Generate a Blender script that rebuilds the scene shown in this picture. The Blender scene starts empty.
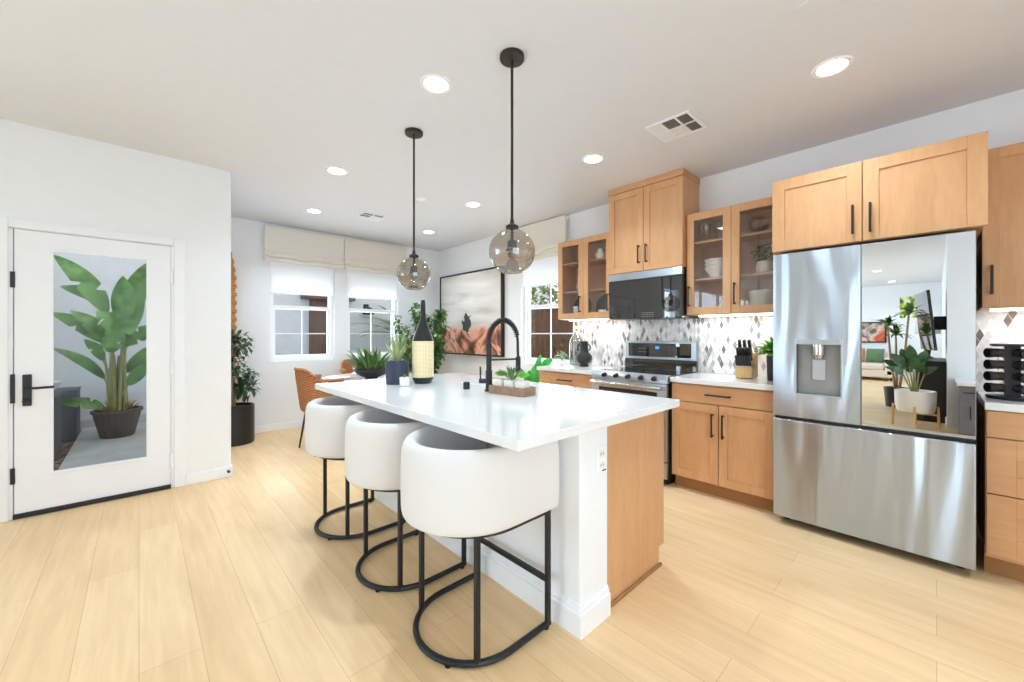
import bpy, bmesh, math, random
from mathutils import Vector, Matrix

PI = math.pi
S = bpy.context.scene
C = S.collection
random.seed(7)

# ------------------------------------------------------------------ camera, world, exposure
HCAM = 1.28
cam_d = bpy.data.cameras.new('camera')
cam = bpy.data.objects.new('camera', cam_d); C.objects.link(cam)
cam_d.sensor_width = 36.0
cam_d.lens = 36.0 * 398.0 / 1024.0
cam_d.shift_y = -6.5 / 1024.0
cam_d.clip_start = 0.02
cam.location = (0, 0, HCAM)
cam.rotation_euler = (PI / 2, 0, math.radians(46.85 - 90))
S.camera = cam

S.view_settings.view_transform = 'Standard'
S.view_settings.look = 'None'
S.view_settings.gamma = 1.0
S.view_settings.use_curve_mapping = False
S.view_settings.exposure = 0.27
S.cycles.use_denoising = True
S.cycles.max_bounces = 10
S.cycles.diffuse_bounces = 6
S.cycles.glossy_bounces = 6
S.cycles.transparent_max_bounces = 24
S.cycles.caustics_reflective = False
S.cycles.caustics_refractive = False

W = bpy.data.worlds.new('sky'); S.world = W
W.use_nodes = True
wn = W.node_tree.nodes; wn.clear()
w_out = wn.new('ShaderNodeOutputWorld'); w_bg = wn.new('ShaderNodeBackground'); w_sky = wn.new('ShaderNodeTexSky')
w_sky.sky_type = 'HOSEK_WILKIE'; w_sky.turbidity = 3.5
w_sky.sun_direction = Vector((0.3, -0.5, 0.8)).normalized()
w_bg.inputs['Strength'].default_value = 7.5
w_hs = wn.new('ShaderNodeHueSaturation'); w_hs.inputs['Saturation'].default_value = 0.12
W.node_tree.links.new(w_sky.outputs[0], w_hs.inputs['Color']); W.node_tree.links.new(w_hs.outputs[0], w_bg.inputs[0]); W.node_tree.links.new(w_bg.outputs[0], w_out.inputs[0])

def area(name, loc, rot, sx, sy, power, color=(1, 1, 1), shape='RECTANGLE', spread=None):
    l = bpy.data.lights.new(name, 'AREA'); l.shape = shape; l.size = sx; l.size_y = sy
    l.energy = power; l.color = color
    if spread: l.spread = spread
    o = bpy.data.objects.new(name, l); C.objects.link(o); o.location = loc; o.rotation_euler = rot
    return o
DAY = (0.64, 0.84, 1.0)
# daylight at nook, side and kitchen windows; living and front lamps are added fill
area('added_fill_living', (-6.0, 4.62, 1.35), (-PI / 2, 0, 0), 6.4, 2.3, 250, DAY)
area('daylight_side', (-2.45, 4.62, 1.65), (-PI / 2, 0, 0), 0.8, 1.4, 45, DAY)
area('added_fill_front', (-0.35, -2.15, 1.2), (PI / 2, 0, 0), 2.4, 2.1, 56, DAY)
area('daylight_nook', (1.68, 6.3, 1.4), (-PI / 2, 0, 0), 0.8, 0.9, 16, (0.84, 0.92, 1.0))
area('daylight_nook_b', (2.68, 6.3, 1.4), (-PI / 2, 0, 0), 0.8, 0.9, 16, (0.84, 0.92, 1.0))
area('daylight_kitchen', (4.2, 3.5, 1.4), (0, PI / 2, 0), 0.9, 0.8, 18, DAY)

# ------------------------------------------------------------------ materials
def lin(c):
    c = c / 255.0
    return c / 12.92 if c <= 0.04045 else ((c + 0.055) / 1.055) ** 2.4
def rgb(r, g, b): return (lin(r), lin(g), lin(b), 1)

def new_mat(name):
    m = bpy.data.materials.new(name); m.use_nodes = True
    nt = m.node_tree; b = nt.nodes['Principled BSDF']
    return m, nt, b
def N(nt, typ, **kw):
    n = nt.nodes.new(typ)
    for k, v in kw.items(): setattr(n, k, v)
    return n
def coords(nt, scale=(1, 1, 1), rot=(0, 0, 0)):
    g = N(nt, 'ShaderNodeNewGeometry'); mp = N(nt, 'ShaderNodeMapping')
    mp.inputs['Scale'].default_value = scale; mp.inputs['Rotation'].default_value = rot
    nt.links.new(g.outputs['Position'], mp.inputs[0]); return mp.outputs[0]
def noise(nt, vec, scale, detail=4, rough=0.55, dist=0.0):
    n = N(nt, 'ShaderNodeTexNoise'); n.inputs['Scale'].default_value = scale
    n.inputs['Detail'].default_value = detail; n.inputs['Roughness'].default_value = rough
    n.inputs['Distortion'].default_value = dist
    if vec is not None: nt.links.new(vec, n.inputs['Vector'])
    return n
def ramp(nt, fac, stops):
    r = N(nt, 'ShaderNodeValToRGB'); e = r.color_ramp.elements
    while len(e) < len(stops): e.new(0.5)
    for i, (p, c) in enumerate(stops): e[i].position = p; e[i].color = c
    nt.links.new(fac, r.inputs[0]); return r.outputs[0]
def bump(nt, b, h, strength, dist=0.01):
    n = N(nt, 'ShaderNodeBump'); n.inputs['Strength'].default_value = strength; n.inputs['Distance'].default_value = dist
    nt.links.new(h, n.inputs['Height']); nt.links.new(n.outputs[0], b.inputs['Normal'])

def plain(name, col, rough=0.5, metal=0.0, var=0.06, scale=12, bmp=0.0, bscale=60, emit=0.0, sheen=0.0, coat=0.0, spec=0.5):
    m, nt, b = new_mat(name)
    b.inputs['Roughness'].default_value = rough; b.inputs['Metallic'].default_value = metal
    b.inputs['Specular IOR Level'].default_value = spec
    v = coords(nt); n = noise(nt, v, scale)
    c0 = tuple(x * (1 - var) for x in col[:3]) + (1,); c1 = tuple(min(1, x * (1 + var)) for x in col[:3]) + (1,)
    nt.links.new(ramp(nt, n.outputs[0], [(0.3, c0), (0.7, c1)]), b.inputs['Base Color'])
    if bmp: bump(nt, b, noise(nt, v, bscale, 3).outputs[0], bmp)
    if emit:
        b.inputs['Emission Color'].default_value = col; b.inputs['Emission Strength'].default_value = emit
    if sheen: b.inputs['Sheen Weight'].default_value = sheen
    if coat: b.inputs['Coat Weight'].default_value = coat
    return m

def wood(name, dark, light, scale=(9, 9, 1.2), rough=0.38, detail=8):
    m, nt, b = new_mat(name)
    v = coords(nt, scale)
    n1 = noise(nt, v, 1.0, 3, 0.6, 0.8); n2 = noise(nt, v, 7.0, detail, 0.65, 0.3)
    mx = N(nt, 'ShaderNodeMix'); mx.data_type = 'FLOAT'; mx.inputs[0].default_value = 0.45
    nt.links.new(n1.outputs[0], mx.inputs[2]); nt.links.new(n2.outputs[0], mx.inputs[3])
    nt.links.new(ramp(nt, mx.outputs[0], [(0.3, dark), (0.7, light)]), b.inputs['Base Color'])
    b.inputs['Roughness'].default_value = rough
    bump(nt, b, n2.outputs[0], 0.05, 0.003)
    return m

def see_through(name, tint, r0=0.04, power=5.0, edge=0.8, rough=0.0):
    """thin glass: tinted see-through with a clear reflection growing towards grazing angles"""
    m, nt, b = new_mat(name); nt.nodes.remove(b)
    out = nt.nodes['Material Output']
    tr = N(nt, 'ShaderNodeBsdfTransparent'); tr.inputs[0].default_value = tint
    gl = N(nt, 'ShaderNodeBsdfGlossy'); gl.inputs['Roughness'].default_value = rough
    lw = N(nt, 'ShaderNodeLayerWeight'); lw.inputs[0].default_value = 0.5
    pw = N(nt, 'ShaderNodeMath', operation='POWER'); pw.inputs[1].default_value = power; nt.links.new(lw.outputs['Facing'], pw.inputs[0])
    fr = N(nt, 'ShaderNodeMapRange'); fr.inputs['To Min'].default_value = r0; fr.inputs['To Max'].default_value = edge
    nt.links.new(pw.outputs[0], fr.inputs['Value'])
    mx = N(nt, 'ShaderNodeMixShader')
    nt.links.new(fr.outputs[0], mx.inputs[0]); nt.links.new(tr.outputs[0], mx.inputs[1]); nt.links.new(gl.outputs[0], mx.inputs[2])
    nt.links.new(mx.outputs[0], out.inputs[0])
    return m

def floor_mat():
    m, nt, b = new_mat('oak_plank_floor')
    v = coords(nt, (1, 1, 1), (0, 0, PI / 2))
    br = N(nt, 'ShaderNodeTexBrick'); br.offset = 0.37; br.offset_frequency = 2
    br.inputs['Scale'].default_value = 1.0; br.inputs['Brick Width'].default_value = 1.5
    br.inputs['Row Height'].default_value = 0.19; br.inputs['Mortar Size'].default_value = 0.0012
    br.inputs['Mortar Smooth'].default_value = 0.3; br.inputs['Bias'].default_value = 0.0
    br.inputs['Color1'].default_value = rgb(244, 212, 167); br.inputs['Color2'].default_value = rgb(237, 203, 156)
    br.inputs['Mortar'].default_value = rgb(204, 170, 126)
    nt.links.new(v, br.inputs['Vector'])
    g = noise(nt, coords(nt, (16, 1.1, 1)), 1.6, 8, 0.62, 0.6)
    kn = noise(nt, coords(nt, (3.0, 0.9, 1)), 1.3, 3, 0.5, 0.4)
    gr = ramp(nt, g.outputs[0], [(0.28, (0.89, 0.86, 0.82, 1)), (0.62, (1, 1, 1, 1))])
    kr = ramp(nt, kn.outputs[0], [(0.25, (0.90, 0.87, 0.82, 1)), (0.6, (1.0, 1.0, 1.0, 1))])
    m1 = N(nt, 'ShaderNodeMix'); m1.data_type = 'RGBA'; m1.blend_type = 'MULTIPLY'; m1.inputs[0].default_value = 1
    m2 = N(nt, 'ShaderNodeMix'); m2.data_type = 'RGBA'; m2.blend_type = 'MULTIPLY'; m2.inputs[0].default_value = 1
    nt.links.new(br.outputs['Color'], m1.inputs[6]); nt.links.new(gr, m1.inputs[7])
    nt.links.new(m1.outputs[2], m2.inputs[6]); nt.links.new(kr, m2.inputs[7])
    nt.links.new(m2.outputs[2], b.inputs['Base Color'])
    b.inputs['Roughness'].default_value = 0.42; b.inputs['Specular IOR Level'].default_value = 0.35
    bump(nt, b, br.outputs['Fac'], -0.15, 0.002)
    return m

def mosaic_mat():
    """leaf shaped lozenge mosaic on the kitchen wall: white marble with grey, taupe and brown pieces"""
    m, nt, b = new_mat('lozenge_mosaic')
    g = N(nt, 'ShaderNodeNewGeometry'); sp = N(nt, 'ShaderNodeSeparateXYZ'); nt.links.new(g.outputs['Position'], sp.inputs[0])
    def mth(op, a, c=None):
        n = N(nt, 'ShaderNodeMath', operation=op)
        for i, x in enumerate((a, c)):
            if x is None: continue
            if isinstance(x, (int, float)): n.inputs[i].default_value = x
            else: nt.links.new(x, n.inputs[i])
        return n.outputs[0]
    u = mth('DIVIDE', sp.outputs[1], 0.037); w = mth('DIVIDE', sp.outputs[2], 0.088)
    a = mth('ADD', u, w); d = mth('SUBTRACT', u, w)
    fa = mth('FLOOR', a); fd = mth('FLOOR', d)
    cb = N(nt, 'ShaderNodeCombineXYZ'); nt.links.new(fa, cb.inputs[0]); nt.links.new(fd, cb.inputs[1])
    wn_ = N(nt, 'ShaderNodeTexWhiteNoise'); wn_.noise_dimensions = '2D'; nt.links.new(cb.outputs[0], wn_.inputs['Vector'])
    tone = ramp(nt, wn_.outputs['Value'], [(0.0, rgb(242, 242, 241)), (0.46, rgb(232, 232, 232)), (0.62, rgb(214, 214, 214)), (0.78, rgb(190, 188, 186)), (0.90, rgb(146, 144, 144)), (0.965, rgb(122, 106, 94))])
    nt.nodes[-1].color_ramp.interpolation = 'CONSTANT'
    vein = ramp(nt, noise(nt, coords(nt), 14, 6, 0.6, 1.5).outputs[0], [(0.42, (0.86, 0.85, 0.85, 1)), (0.52, (1, 1, 1, 1))])
    mx = N(nt, 'ShaderNodeMix'); mx.data_type = 'RGBA'; mx.blend_type = 'MULTIPLY'; mx.inputs[0].default_value = 1
    nt.links.new(tone, mx.inputs[6]); nt.links.new(vein, mx.inputs[7])
    ea = mth('ABSOLUTE', mth('SUBTRACT', mth('FRACT', a), 0.5)); ed = mth('ABSOLUTE', mth('SUBTRACT', mth('FRACT', d), 0.5))
    edge = mth('GREATER_THAN', mth('MAXIMUM', ea, ed), 0.475)
    mg = N(nt, 'ShaderNodeMix'); mg.data_type = 'RGBA'; nt.links.new(edge, mg.inputs[0])
    nt.links.new(mx.outputs[2], mg.inputs[6]); mg.inputs[7].default_value = rgb(228, 226, 224)
    nt.links.new(mg.outputs[2], b.inputs['Base Color']); b.inputs['Roughness'].default_value = 0.22
    bump(nt, b, edge, -0.3, 0.002)
    return m

def steel_mat(name, base=0.58, rough=0.2, wavy=0.0, axis='y'):
    m, nt, b = new_mat(name)
    b.inputs['Metallic'].default_value = 1.0; b.inputs['Roughness'].default_value = rough
    sc = (60, 60, 1.5)
    n = noise(nt, coords(nt, sc), 6, 3)
    nt.links.new(ramp(nt, n.outputs[0], [(0.3, (base * .82, base * .92, base * 1.05, 1)), (0.7, (base * .87, base * .97, base * 1.11, 1))]), b.inputs['Base Color'])
    if True:
        tg = N(nt, 'ShaderNodeTangent'); tg.direction_type = 'RADIAL'; tg.axis = 'Z'
        nt.links.new(tg.outputs[0], b.inputs['Tangent']); b.inputs['Anisotropic'].default_value = 0.92; b.inputs['Anisotropic Rotation'].default_value = 0.25
    if wavy:
        w = noise(nt, coords(nt, (3.4, 3.4, 0.4)), 1.0, 2, 0.45, 0.3)
        bump(nt, b, w.outputs[0], wavy, 0.1)
    return m

def weave_mat(name, dark, light, s=140):
    m, nt, b = new_mat(name)
    v = coords(nt)
    w1 = N(nt, 'ShaderNodeTexWave'); w1.wave_type = 'BANDS'; w1.bands_direction = 'Z'; w1.inputs['Scale'].default_value = s / 6.0; w1.inputs['Distortion'].default_value = 1.5
    w2 = N(nt, 'ShaderNodeTexWave'); w2.wave_type = 'BANDS'; w2.bands_direction = 'DIAGONAL'; w2.inputs['Scale'].default_value = s / 5.0; w2.inputs['Distortion'].default_value = 1.0
    nt.links.new(v, w1.inputs[0]); nt.links.new(v, w2.inputs[0])
    mu = N(nt, 'ShaderNodeMath', operation='MULTIPLY'); nt.links.new(w1.outputs['Fac'], mu.inputs[0]); nt.links.new(w2.outputs['Fac'], mu.inputs[1])
    nt.links.new(ramp(nt, mu.outputs[0], [(0.05, dark), (0.5, light)]), b.inputs['Base Color'])
    b.inputs['Roughness'].default_value = 0.6; bump(nt, b, mu.outputs[0], 0.6, 0.006)
    return m

def fabric_mat(name, col, s=500):
    m, nt, b = new_mat(name); v = coords(nt)
    n = noise(nt, v, s, 2); n2 = noise(nt, v, 5, 3)
    c0 = tuple(x * 0.9 for x in col[:3]) + (1,)
    nt.links.new(ramp(nt, n.outputs[0], [(0.3, c0), (0.65, col)]), b.inputs['Base Color'])
    b.inputs['Roughness'].default_value = 0.9; b.inputs['Sheen Weight'].default_value = 0.2
    bump(nt, b, n.outputs[0], 0.12, 0.002); return m

def leaf_mat(name, dark, light, rough=0.4):
    m, nt, b = new_mat(name)
    n = noise(nt, coords(nt), 9, 3)
    oi = N(nt, 'ShaderNodeTexNoise'); 
    nt.links.new(ramp(nt, n.outputs[0], [(0.3, dark), (0.7, light)]), b.inputs['Base Color'])
    b.inputs['Roughness'].default_value = rough
    b.inputs['Transmission Weight'].default_value = 0.0
    b.inputs['Subsurface Weight'].default_value = 0.0
    return m

def translucent(name, col, k=0.5):
    m, nt, b = new_mat(name); out = nt.nodes['Material Output']
    b.inputs['Base Color'].default_value = col; b.inputs['Roughness'].default_value = 0.9
    t = N(nt, 'ShaderNodeBsdfTranslucent'); t.inputs[0].default_value = col
    mx = N(nt, 'ShaderNodeMixShader'); mx.inputs[0].default_value = k
    nt.links.new(b.outputs[0], mx.inputs[1]); nt.links.new(t.outputs[0], mx.inputs[2]); nt.links.new(mx.outputs[0], out.inputs[0])
    return m
def grid_weave(name, dark, light, step=0.011):
    m, nt, b = new_mat(name)
    tc = N(nt, 'ShaderNodeTexCoord'); sp = N(nt, 'ShaderNodeSeparateXYZ'); nt.links.new(tc.outputs['Object'], sp.inputs[0])
    def mth(op, a, c=None):
        n = N(nt, 'ShaderNodeMath', operation=op)
        for i, x in enumerate((a, c)):
            if x is None: continue
            if isinstance(x, (int, float)): n.inputs[i].default_value = x
            else: nt.links.new(x, n.inputs[i])
        return n.outputs[0]
    an = mth('ARCTAN2', sp.outputs[1], sp.outputs[0])
    h = mth('MULTIPLY', mth('SINE', mth('MULTIPLY', an, 44.0)), 0.5)
    v = mth('MULTIPLY', mth('SINE', mth('MULTIPLY', sp.outputs[2], 2 * PI / step)), 0.5)
    w = mth('ADD', mth('MAXIMUM', h, v), 0.5)
    nt.links.new(ramp(nt, w, [(0.25, dark), (0.8, light)]), b.inputs['Base Color'])
    b.inputs['Roughness'].default_value = 0.65; bump(nt, b, w, 0.6, 0.003); return m

M = dict(
    wall=plain('white_wall_paint', rgb(238, 239, 242), 0.7, var=0.01, bmp=0.03, bscale=160),
    ceiling=plain('ceiling_paint', rgb(223, 224, 229), 0.8, var=0.01, bmp=0.03, bscale=120),
    trim=plain('white_trim_paint', rgb(241, 242, 246), 0.4, var=0.008),
    floor=floor_mat(),
    wood=wood('honey_maple', rgb(198, 146, 101), rgb(217, 168, 122)),
    wood_h=wood('honey_maple_drawer', rgb(196, 144, 101), rgb(213, 164, 121), (9, 1.2, 9)),
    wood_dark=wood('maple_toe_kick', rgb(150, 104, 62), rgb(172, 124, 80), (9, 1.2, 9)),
    quartz=plain('white_quartz', rgb(230, 230, 231), 0.09, var=0.012, scale=5),
    white_fabric=fabric_mat('white_upholstery', rgb(228, 224, 222)),
    grey_seat=fabric_mat('pale_grey_cushion', rgb(226, 223, 221)),
    linen=fabric_mat('linen_shade', rgb(237, 230, 219), 260),
    roller=translucent('roller_shade_cloth', rgb(250, 250, 250)),
    black=plain('black_metal', rgb(42, 42, 44), 0.45, 0.4, var=0.1),
    bronze=plain('dark_bronze_metal', rgb(58, 50, 44), 0.4, 0.6, var=0.1),
    blackgloss=plain('black_glass', rgb(24, 22, 21), 0.02, var=0.05, spec=1.0),
    blacksat=plain('black_plastic', rgb(30, 30, 31), 0.35, var=0.06),
    steel=steel_mat('brushed_steel', 0.62, 0.3),
    fridge_steel=steel_mat('fridge_steel', 0.57, 0.28, 0.95),
    chrome=plain('polished_metal', rgb(205, 205, 206), 0.15, 1.0, var=0.03),
    mirror=plain('mirror_glass_door', rgb(222, 222, 222), 0.0, 1.0, var=0.0),
    mosaic=mosaic_mat(),
    glass=see_through('clear_window_glass', (0.98, 0.99, 0.985, 1), 0.004, 6.0, 0.5),
    cabglass=see_through('cabinet_glass', (0.93, 0.92, 0.91, 1), 0.05),
    smoke=see_through('smoked_glass', (0.70, 0.64, 0.57, 1), 0.15, 2.5, 0.6),
    clear=see_through('drinking_glass', (0.88, 0.89, 0.89, 1), 0.12, 2.5, 0.8),
    ceramic=plain('white_ceramic', rgb(240, 238, 235), 0.25, var=0.015),
    ceramic_tex=plain('white_patterned_ceramic', rgb(232, 226, 218), 0.5, var=0.06, scale=60, bmp=0.6, bscale=55),
    black_ceramic=plain('black_ceramic', rgb(28, 28, 30), 0.3, var=0.1),
    navy=plain('navy_ceramic', rgb(44, 52, 74), 0.45, var=0.06),
    rattan=weave_mat('rattan_weave', rgb(140, 82, 44), rgb(216, 150, 96), 150),
    straw=grid_weave('straw_weave', rgb(208, 174, 118), rgb(250, 234, 192), 0.0095),
    totem=weave_mat('woven_totem', rgb(150, 88, 38), rgb(240, 176, 100), 90),
    soil=plain('dark_soil', rgb(84, 62, 46), 0.95, var=0.35, scale=60, bmp=0.8, bscale=90),
    leaf=leaf_mat('mid_green_leaf', rgb(58, 100, 48), rgb(118, 158, 84)),
    leaf_dk=leaf_mat('dark_green_leaf', rgb(34, 66, 40), rgb(70, 108, 62)),
    leaf_lt=leaf_mat('bright_green_leaf', rgb(92, 168, 48), rgb(148, 214, 82)),
    leaf_pale=leaf_mat('pale_green_leaf', rgb(118, 138, 88), rgb(184, 196, 140)),
    leaf_blue=leaf_mat('blue_green_leaf', rgb(70, 120, 122), rgb(118, 160, 160)),
    leaf_emerald=leaf_mat('emerald_leaf', rgb(28, 140, 44), rgb(88, 206, 96)),
    stem=plain('plant_stem', rgb(146, 148, 92), 0.7, var=0.2),
    trunk=plain('pale_trunk', rgb(176, 146, 116), 0.8, var=0.2, scale=30, bmp=0.4),
    stucco=plain('grey_stucco', rgb(208, 210, 213), 0.9, var=0.04, scale=8, bmp=0.5, bscale=45),
    concrete=plain('patio_concrete', rgb(182, 183, 181), 0.85, var=0.1, scale=4, bmp=0.2, bscale=60),
    gravelbed=plain('gravel_bed', rgb(120, 100, 88), 0.95, var=0.4, scale=40, bmp=1.0, bscale=60),
    pebble=plain('brown_pebble', rgb(158, 138, 126), 0.9, var=0.35, scale=9),
    brownpot=plain('ribbed_brown_pot', rgb(92, 80, 74), 0.55, var=0.15, scale=20),
    greybox=plain('dark_grey_planter', rgb(88, 88, 92), 0.7, var=0.08, scale=20, bmp=0.2),
    beam=wood('dark_brown_timber', rgb(82, 60, 48), rgb(112, 84, 68)),
    fence=wood('fence_board', rgb(110, 78, 56), rgb(146, 106, 78)),
    greycab=plain('charcoal_cabinet', rgb(108, 108, 112), 0.4, var=0.04),
    sofa=fabric_mat('cream_sofa', rgb(226, 212, 196)),
    terracotta=fabric_mat('terracotta_pillow', rgb(214, 140, 104)),
    sage=fabric_mat('sage_pillow', rgb(96, 124, 84)),
    pine=wood('pale_pine', rgb(206, 160, 100), rgb(232, 190, 130)),
    lampshade=plain('white_lamp_shade', rgb(246, 244, 240), 0.8, var=0.01),
    lens=plain('downlight_lens', rgb(255, 252, 246), 0.5, var=0.0, emit=14.0),
    bulb=plain('unlit_bulb', rgb(150, 140, 124), 0.15, var=0.0),
    strip=plain('under_cabinet_led', rgb(255, 250, 242), 0.5, var=0.0, emit=6.0),
    display=plain('blue_display', rgb(60, 120, 255), 0.3, var=0.0, emit=1.5),
    ventgrey=plain('vent_slats', rgb(150, 148, 146), 0.6, var=0.05),
    woodbox=wood('weathered_box', rgb(122, 92, 70), rgb(174, 142, 114), (4, 14, 14), 0.7),
    plate=plain('stoneware_plate', rgb(226, 222, 216), 0.3, var=0.03),
    darkplate=plain('dark_patterned_platter', rgb(66, 58, 52), 0.35, var=0.4, scale=50),
    spice=plain('dark_spice', rgb(74, 66, 60), 0.12, var=0.3, scale=40),
    bottleglass=see_through('pale_bottle_glass', (0.84, 0.84, 0.81, 1), 0.12, 2.5, 0.7),
)

# ------------------------------------------------------------------ mesh helpers
def mb(): return bmesh.new()
def box(bm, x0, x1, y0, y1, z0, z1):
    vs = [bm.verts.new((x, y, z)) for z in (z0, z1) for y in (y0, y1) for x in (x0, x1)]
    for f in ((0, 2, 3, 1), (4, 5, 7, 6), (0, 1, 5, 4), (2, 6, 7, 3), (0, 4, 6, 2), (1, 3, 7, 5)):
        bm.faces.new([vs[i] for i in f])
    return bm
def lathe(bm, prof, cx=0, cy=0, seg=32, cap=True, ribs=0, ribamp=0.0):
    rings = []
    for r, z in prof:
        ring = []
        for i in range(seg):
            a = 2 * PI * i / seg
            rr = r * (1 + (ribamp * math.cos(ribs * a) if ribs else 0))
            ring.append(bm.verts.new((cx + rr * math.cos(a), cy + rr * math.sin(a), z)))
        rings.append(ring)
    for a, b in zip(rings, rings[1:]):
        for i in range(seg):
            bm.faces.new((a[i], a[(i + 1) % seg], b[(i + 1) % seg], b[i]))
    if cap:
        if prof[0][0] > 1e-5: bm.faces.new(rings[0][::-1])
        if prof[-1][0] > 1e-5: bm.faces.new(rings[-1])
    return bm
def cyl(bm, cx, cy, z0, z1, r, seg=24): return lathe(bm, [(r, z0), (r, z1)], cx, cy, seg)
def tube(bm, pts, r, seg=10, closed=False, r2=None):
    pts = [Vector(p) for p in pts]; n = len(pts); rings = []
    for i, p in enumerate(pts):
        if closed: t = pts[(i + 1) % n] - pts[i - 1]
        else: t = pts[min(i + 1, n - 1)] - pts[max(i - 1, 0)]
        t.normalize()
        ref = Vector((0, 0, 1)) if abs(t.z) < 0.95 else Vector((1, 0, 0))
        if i == 0: a = t.cross(ref).normalized()
        else:
            a = (prev - t * prev.dot(t))
            a = a.normalized() if a.length > 1e-6 else t.cross(ref).normalized()
        prev = a; b = t.cross(a)
        rr = r if r2 is None else r + (r2 - r) * i / (n - 1)
        rings.append([bm.verts.new(p + (a * math.cos(2 * PI * k / seg) + b * math.sin(2 * PI * k / seg)) * rr) for k in range(seg)])
    m = n if closed else n - 1
    for i in range(m):
        a, b = rings[i], rings[(i + 1) % n]
        for k in range(seg): bm.faces.new((a[k], a[(k + 1) % seg], b[(k + 1) % seg], b[k]))
    if not closed: bm.faces.new(rings[0][::-1]); bm.faces.new(rings[-1])
    return bm
def prism(bm, poly, z0, z1):
    a = [bm.verts.new((x, y, z0)) for x, y in poly]; b = [bm.verts.new((x, y, z1)) for x, y in poly]
    n = len(poly)
    bm.faces.new(a[::-1]); bm.faces.new(b)
    for i in range(n): bm.faces.new((a[i], a[(i + 1) % n], b[(i + 1) % n], b[i]))
    return bm
def ball(bm, c, r, sub=2, sq=(1, 1, 1)):
    mt = Matrix.Translation(Vector(c)) @ Matrix.Diagonal((r * sq[0], r * sq[1], r * sq[2], 1))
    bmesh.ops.create_icosphere(bm, subdivisions=sub, radius=1, matrix=mt); return bm
def leaf(bm, p0, p1, w, sag=0.0, n=7, fold=0.18, nrm=None, tip=0.0, twist=0.0, torn=()):
    """one blade from p0 to p1: mid lifted by sag, widest near the middle, folded along its midrib"""
    p0, p1 = Vector(p0), Vector(p1); d = p1 - p0; L = d.length
    if L < 1e-5: return
    up = Vector(nrm) if nrm else Vector((0, 0, 1))
    if abs(d.normalized().dot(up.normalized())) > 0.97: up = Vector((0.8, -0.6, 0.1))
    side = d.cross(up).normalized(); nn = side.cross(d).normalized()
    rows = []
    for i in range(n + 1):
        t = i / n
        c = p0 + d * t + nn * (sag * 4 * t * (1 - t)) + Vector((0, 0, -1)) * (tip * t * t)
        ww = w * 0.5 * (math.sin(PI * min(1, 0.04 + 0.96 * t) ** 0.85) ** 0.75 if t < 1 else 0.0)
        ww = max(ww, w * 0.012)
        wl = wr = ww
        if i in torn: wl *= 0.3
        if i + 3 in torn: wr *= 0.35
        s = (side * math.cos(twist * t) + nn * math.sin(twist * t))
        rows.append((bm.verts.new(c - s * wl + nn * wl * fold), bm.verts.new(c), bm.verts.new(c + s * wr + nn * wr * fold)))
    for a, b in zip(rows, rows[1:]):
        bm.faces.new((a[0], a[1], b[1], b[0])); bm.faces.new((a[1], a[2], b[2], b[1]))
def rv(a=1.0): return Vector((random.uniform(-a, a), random.uniform(-a, a), random.uniform(-a, a)))

ORG = {}
def origin(o):
    while o is not None:
        if o.name in ORG: return ORG[o.name]
        o = o.parent
    return Vector((0, 0, 0))
def obj(name, bm, mat, parent=None, bevel=0.0, smooth=35, seg=2, at=None, label=None, subsurf=0, thick=0.0):
    """link one mesh; its points are given in the place's own coordinates"""
    me = bpy.data.meshes.new(name)
    off = Vector(at) if at is not None else origin(parent)
    bmesh.ops.recalc_face_normals(bm, faces=bm.faces)
    bmesh.ops.translate(bm, verts=bm.verts, vec=-off)
    bm.to_mesh(me); bm.free()
    o = bpy.data.objects.new(name, me); C.objects.link(o)
    me.materials.append(M[mat] if isinstance(mat, str) else mat)
    if smooth:
        me.polygons.foreach_set('use_smooth', [True] * len(me.polygons))
        if smooth < 180: me.set_sharp_from_angle(angle=math.radians(smooth))
    if parent is not None: o.parent = parent
    elif at is not None: o.location = at; ORG[o.name] = Vector(at)
    if thick:
        s = o.modifiers.new('thickness', 'SOLIDIFY'); s.thickness = thick; s.offset = 0
    if bevel:
        b = o.modifiers.new('bevel', 'BEVEL'); b.width = bevel; b.segments = seg; b.limit_method = 'ANGLE'; b.angle_limit = math.radians(40)
        b.harden_normals = False
    if subsurf:
        s = o.modifiers.new('subsurf', 'SUBSURF'); s.levels = subsurf; s.render_levels = subsurf
    if label: o['label'] = label
    return o
def thing(name, label, cat, loc, group=None):
    o = bpy.data.objects.new(name, None); C.objects.link(o); o.location = loc; o.empty_display_size = 0.1
    o['label'] = label; o['category'] = cat
    if group: o['group'] = group
    ORG[o.name] = Vector(loc); return o
def single(name, bm, mat, label, cat, loc, group=None, kind=None, **kw):
    o = obj(name, bm, mat, None, at=loc, **kw); o['label'] = label; o['category'] = cat
    if group: o['group'] = group
    if kind: o['kind'] = kind
    return o
def struct(name, bm, mat, label, cat, parent=None, **kw):
    o = obj(name, bm, mat, parent, **kw)
    if parent is None: o['kind'] = 'structure'; o['label'] = label; o['category'] = cat
    return o
def dup(root, loc, label, group=None):
    r = root.copy(); C.objects.link(r); r.location = loc; r['label'] = label
    if group: r['group'] = group
    for ch in list(root.children):
        c = ch.copy(); C.objects.link(c); c.parent = r
        for g in list(ch.children):
            d = g.copy(); C.objects.link(d); d.parent = c
    return r

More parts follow.
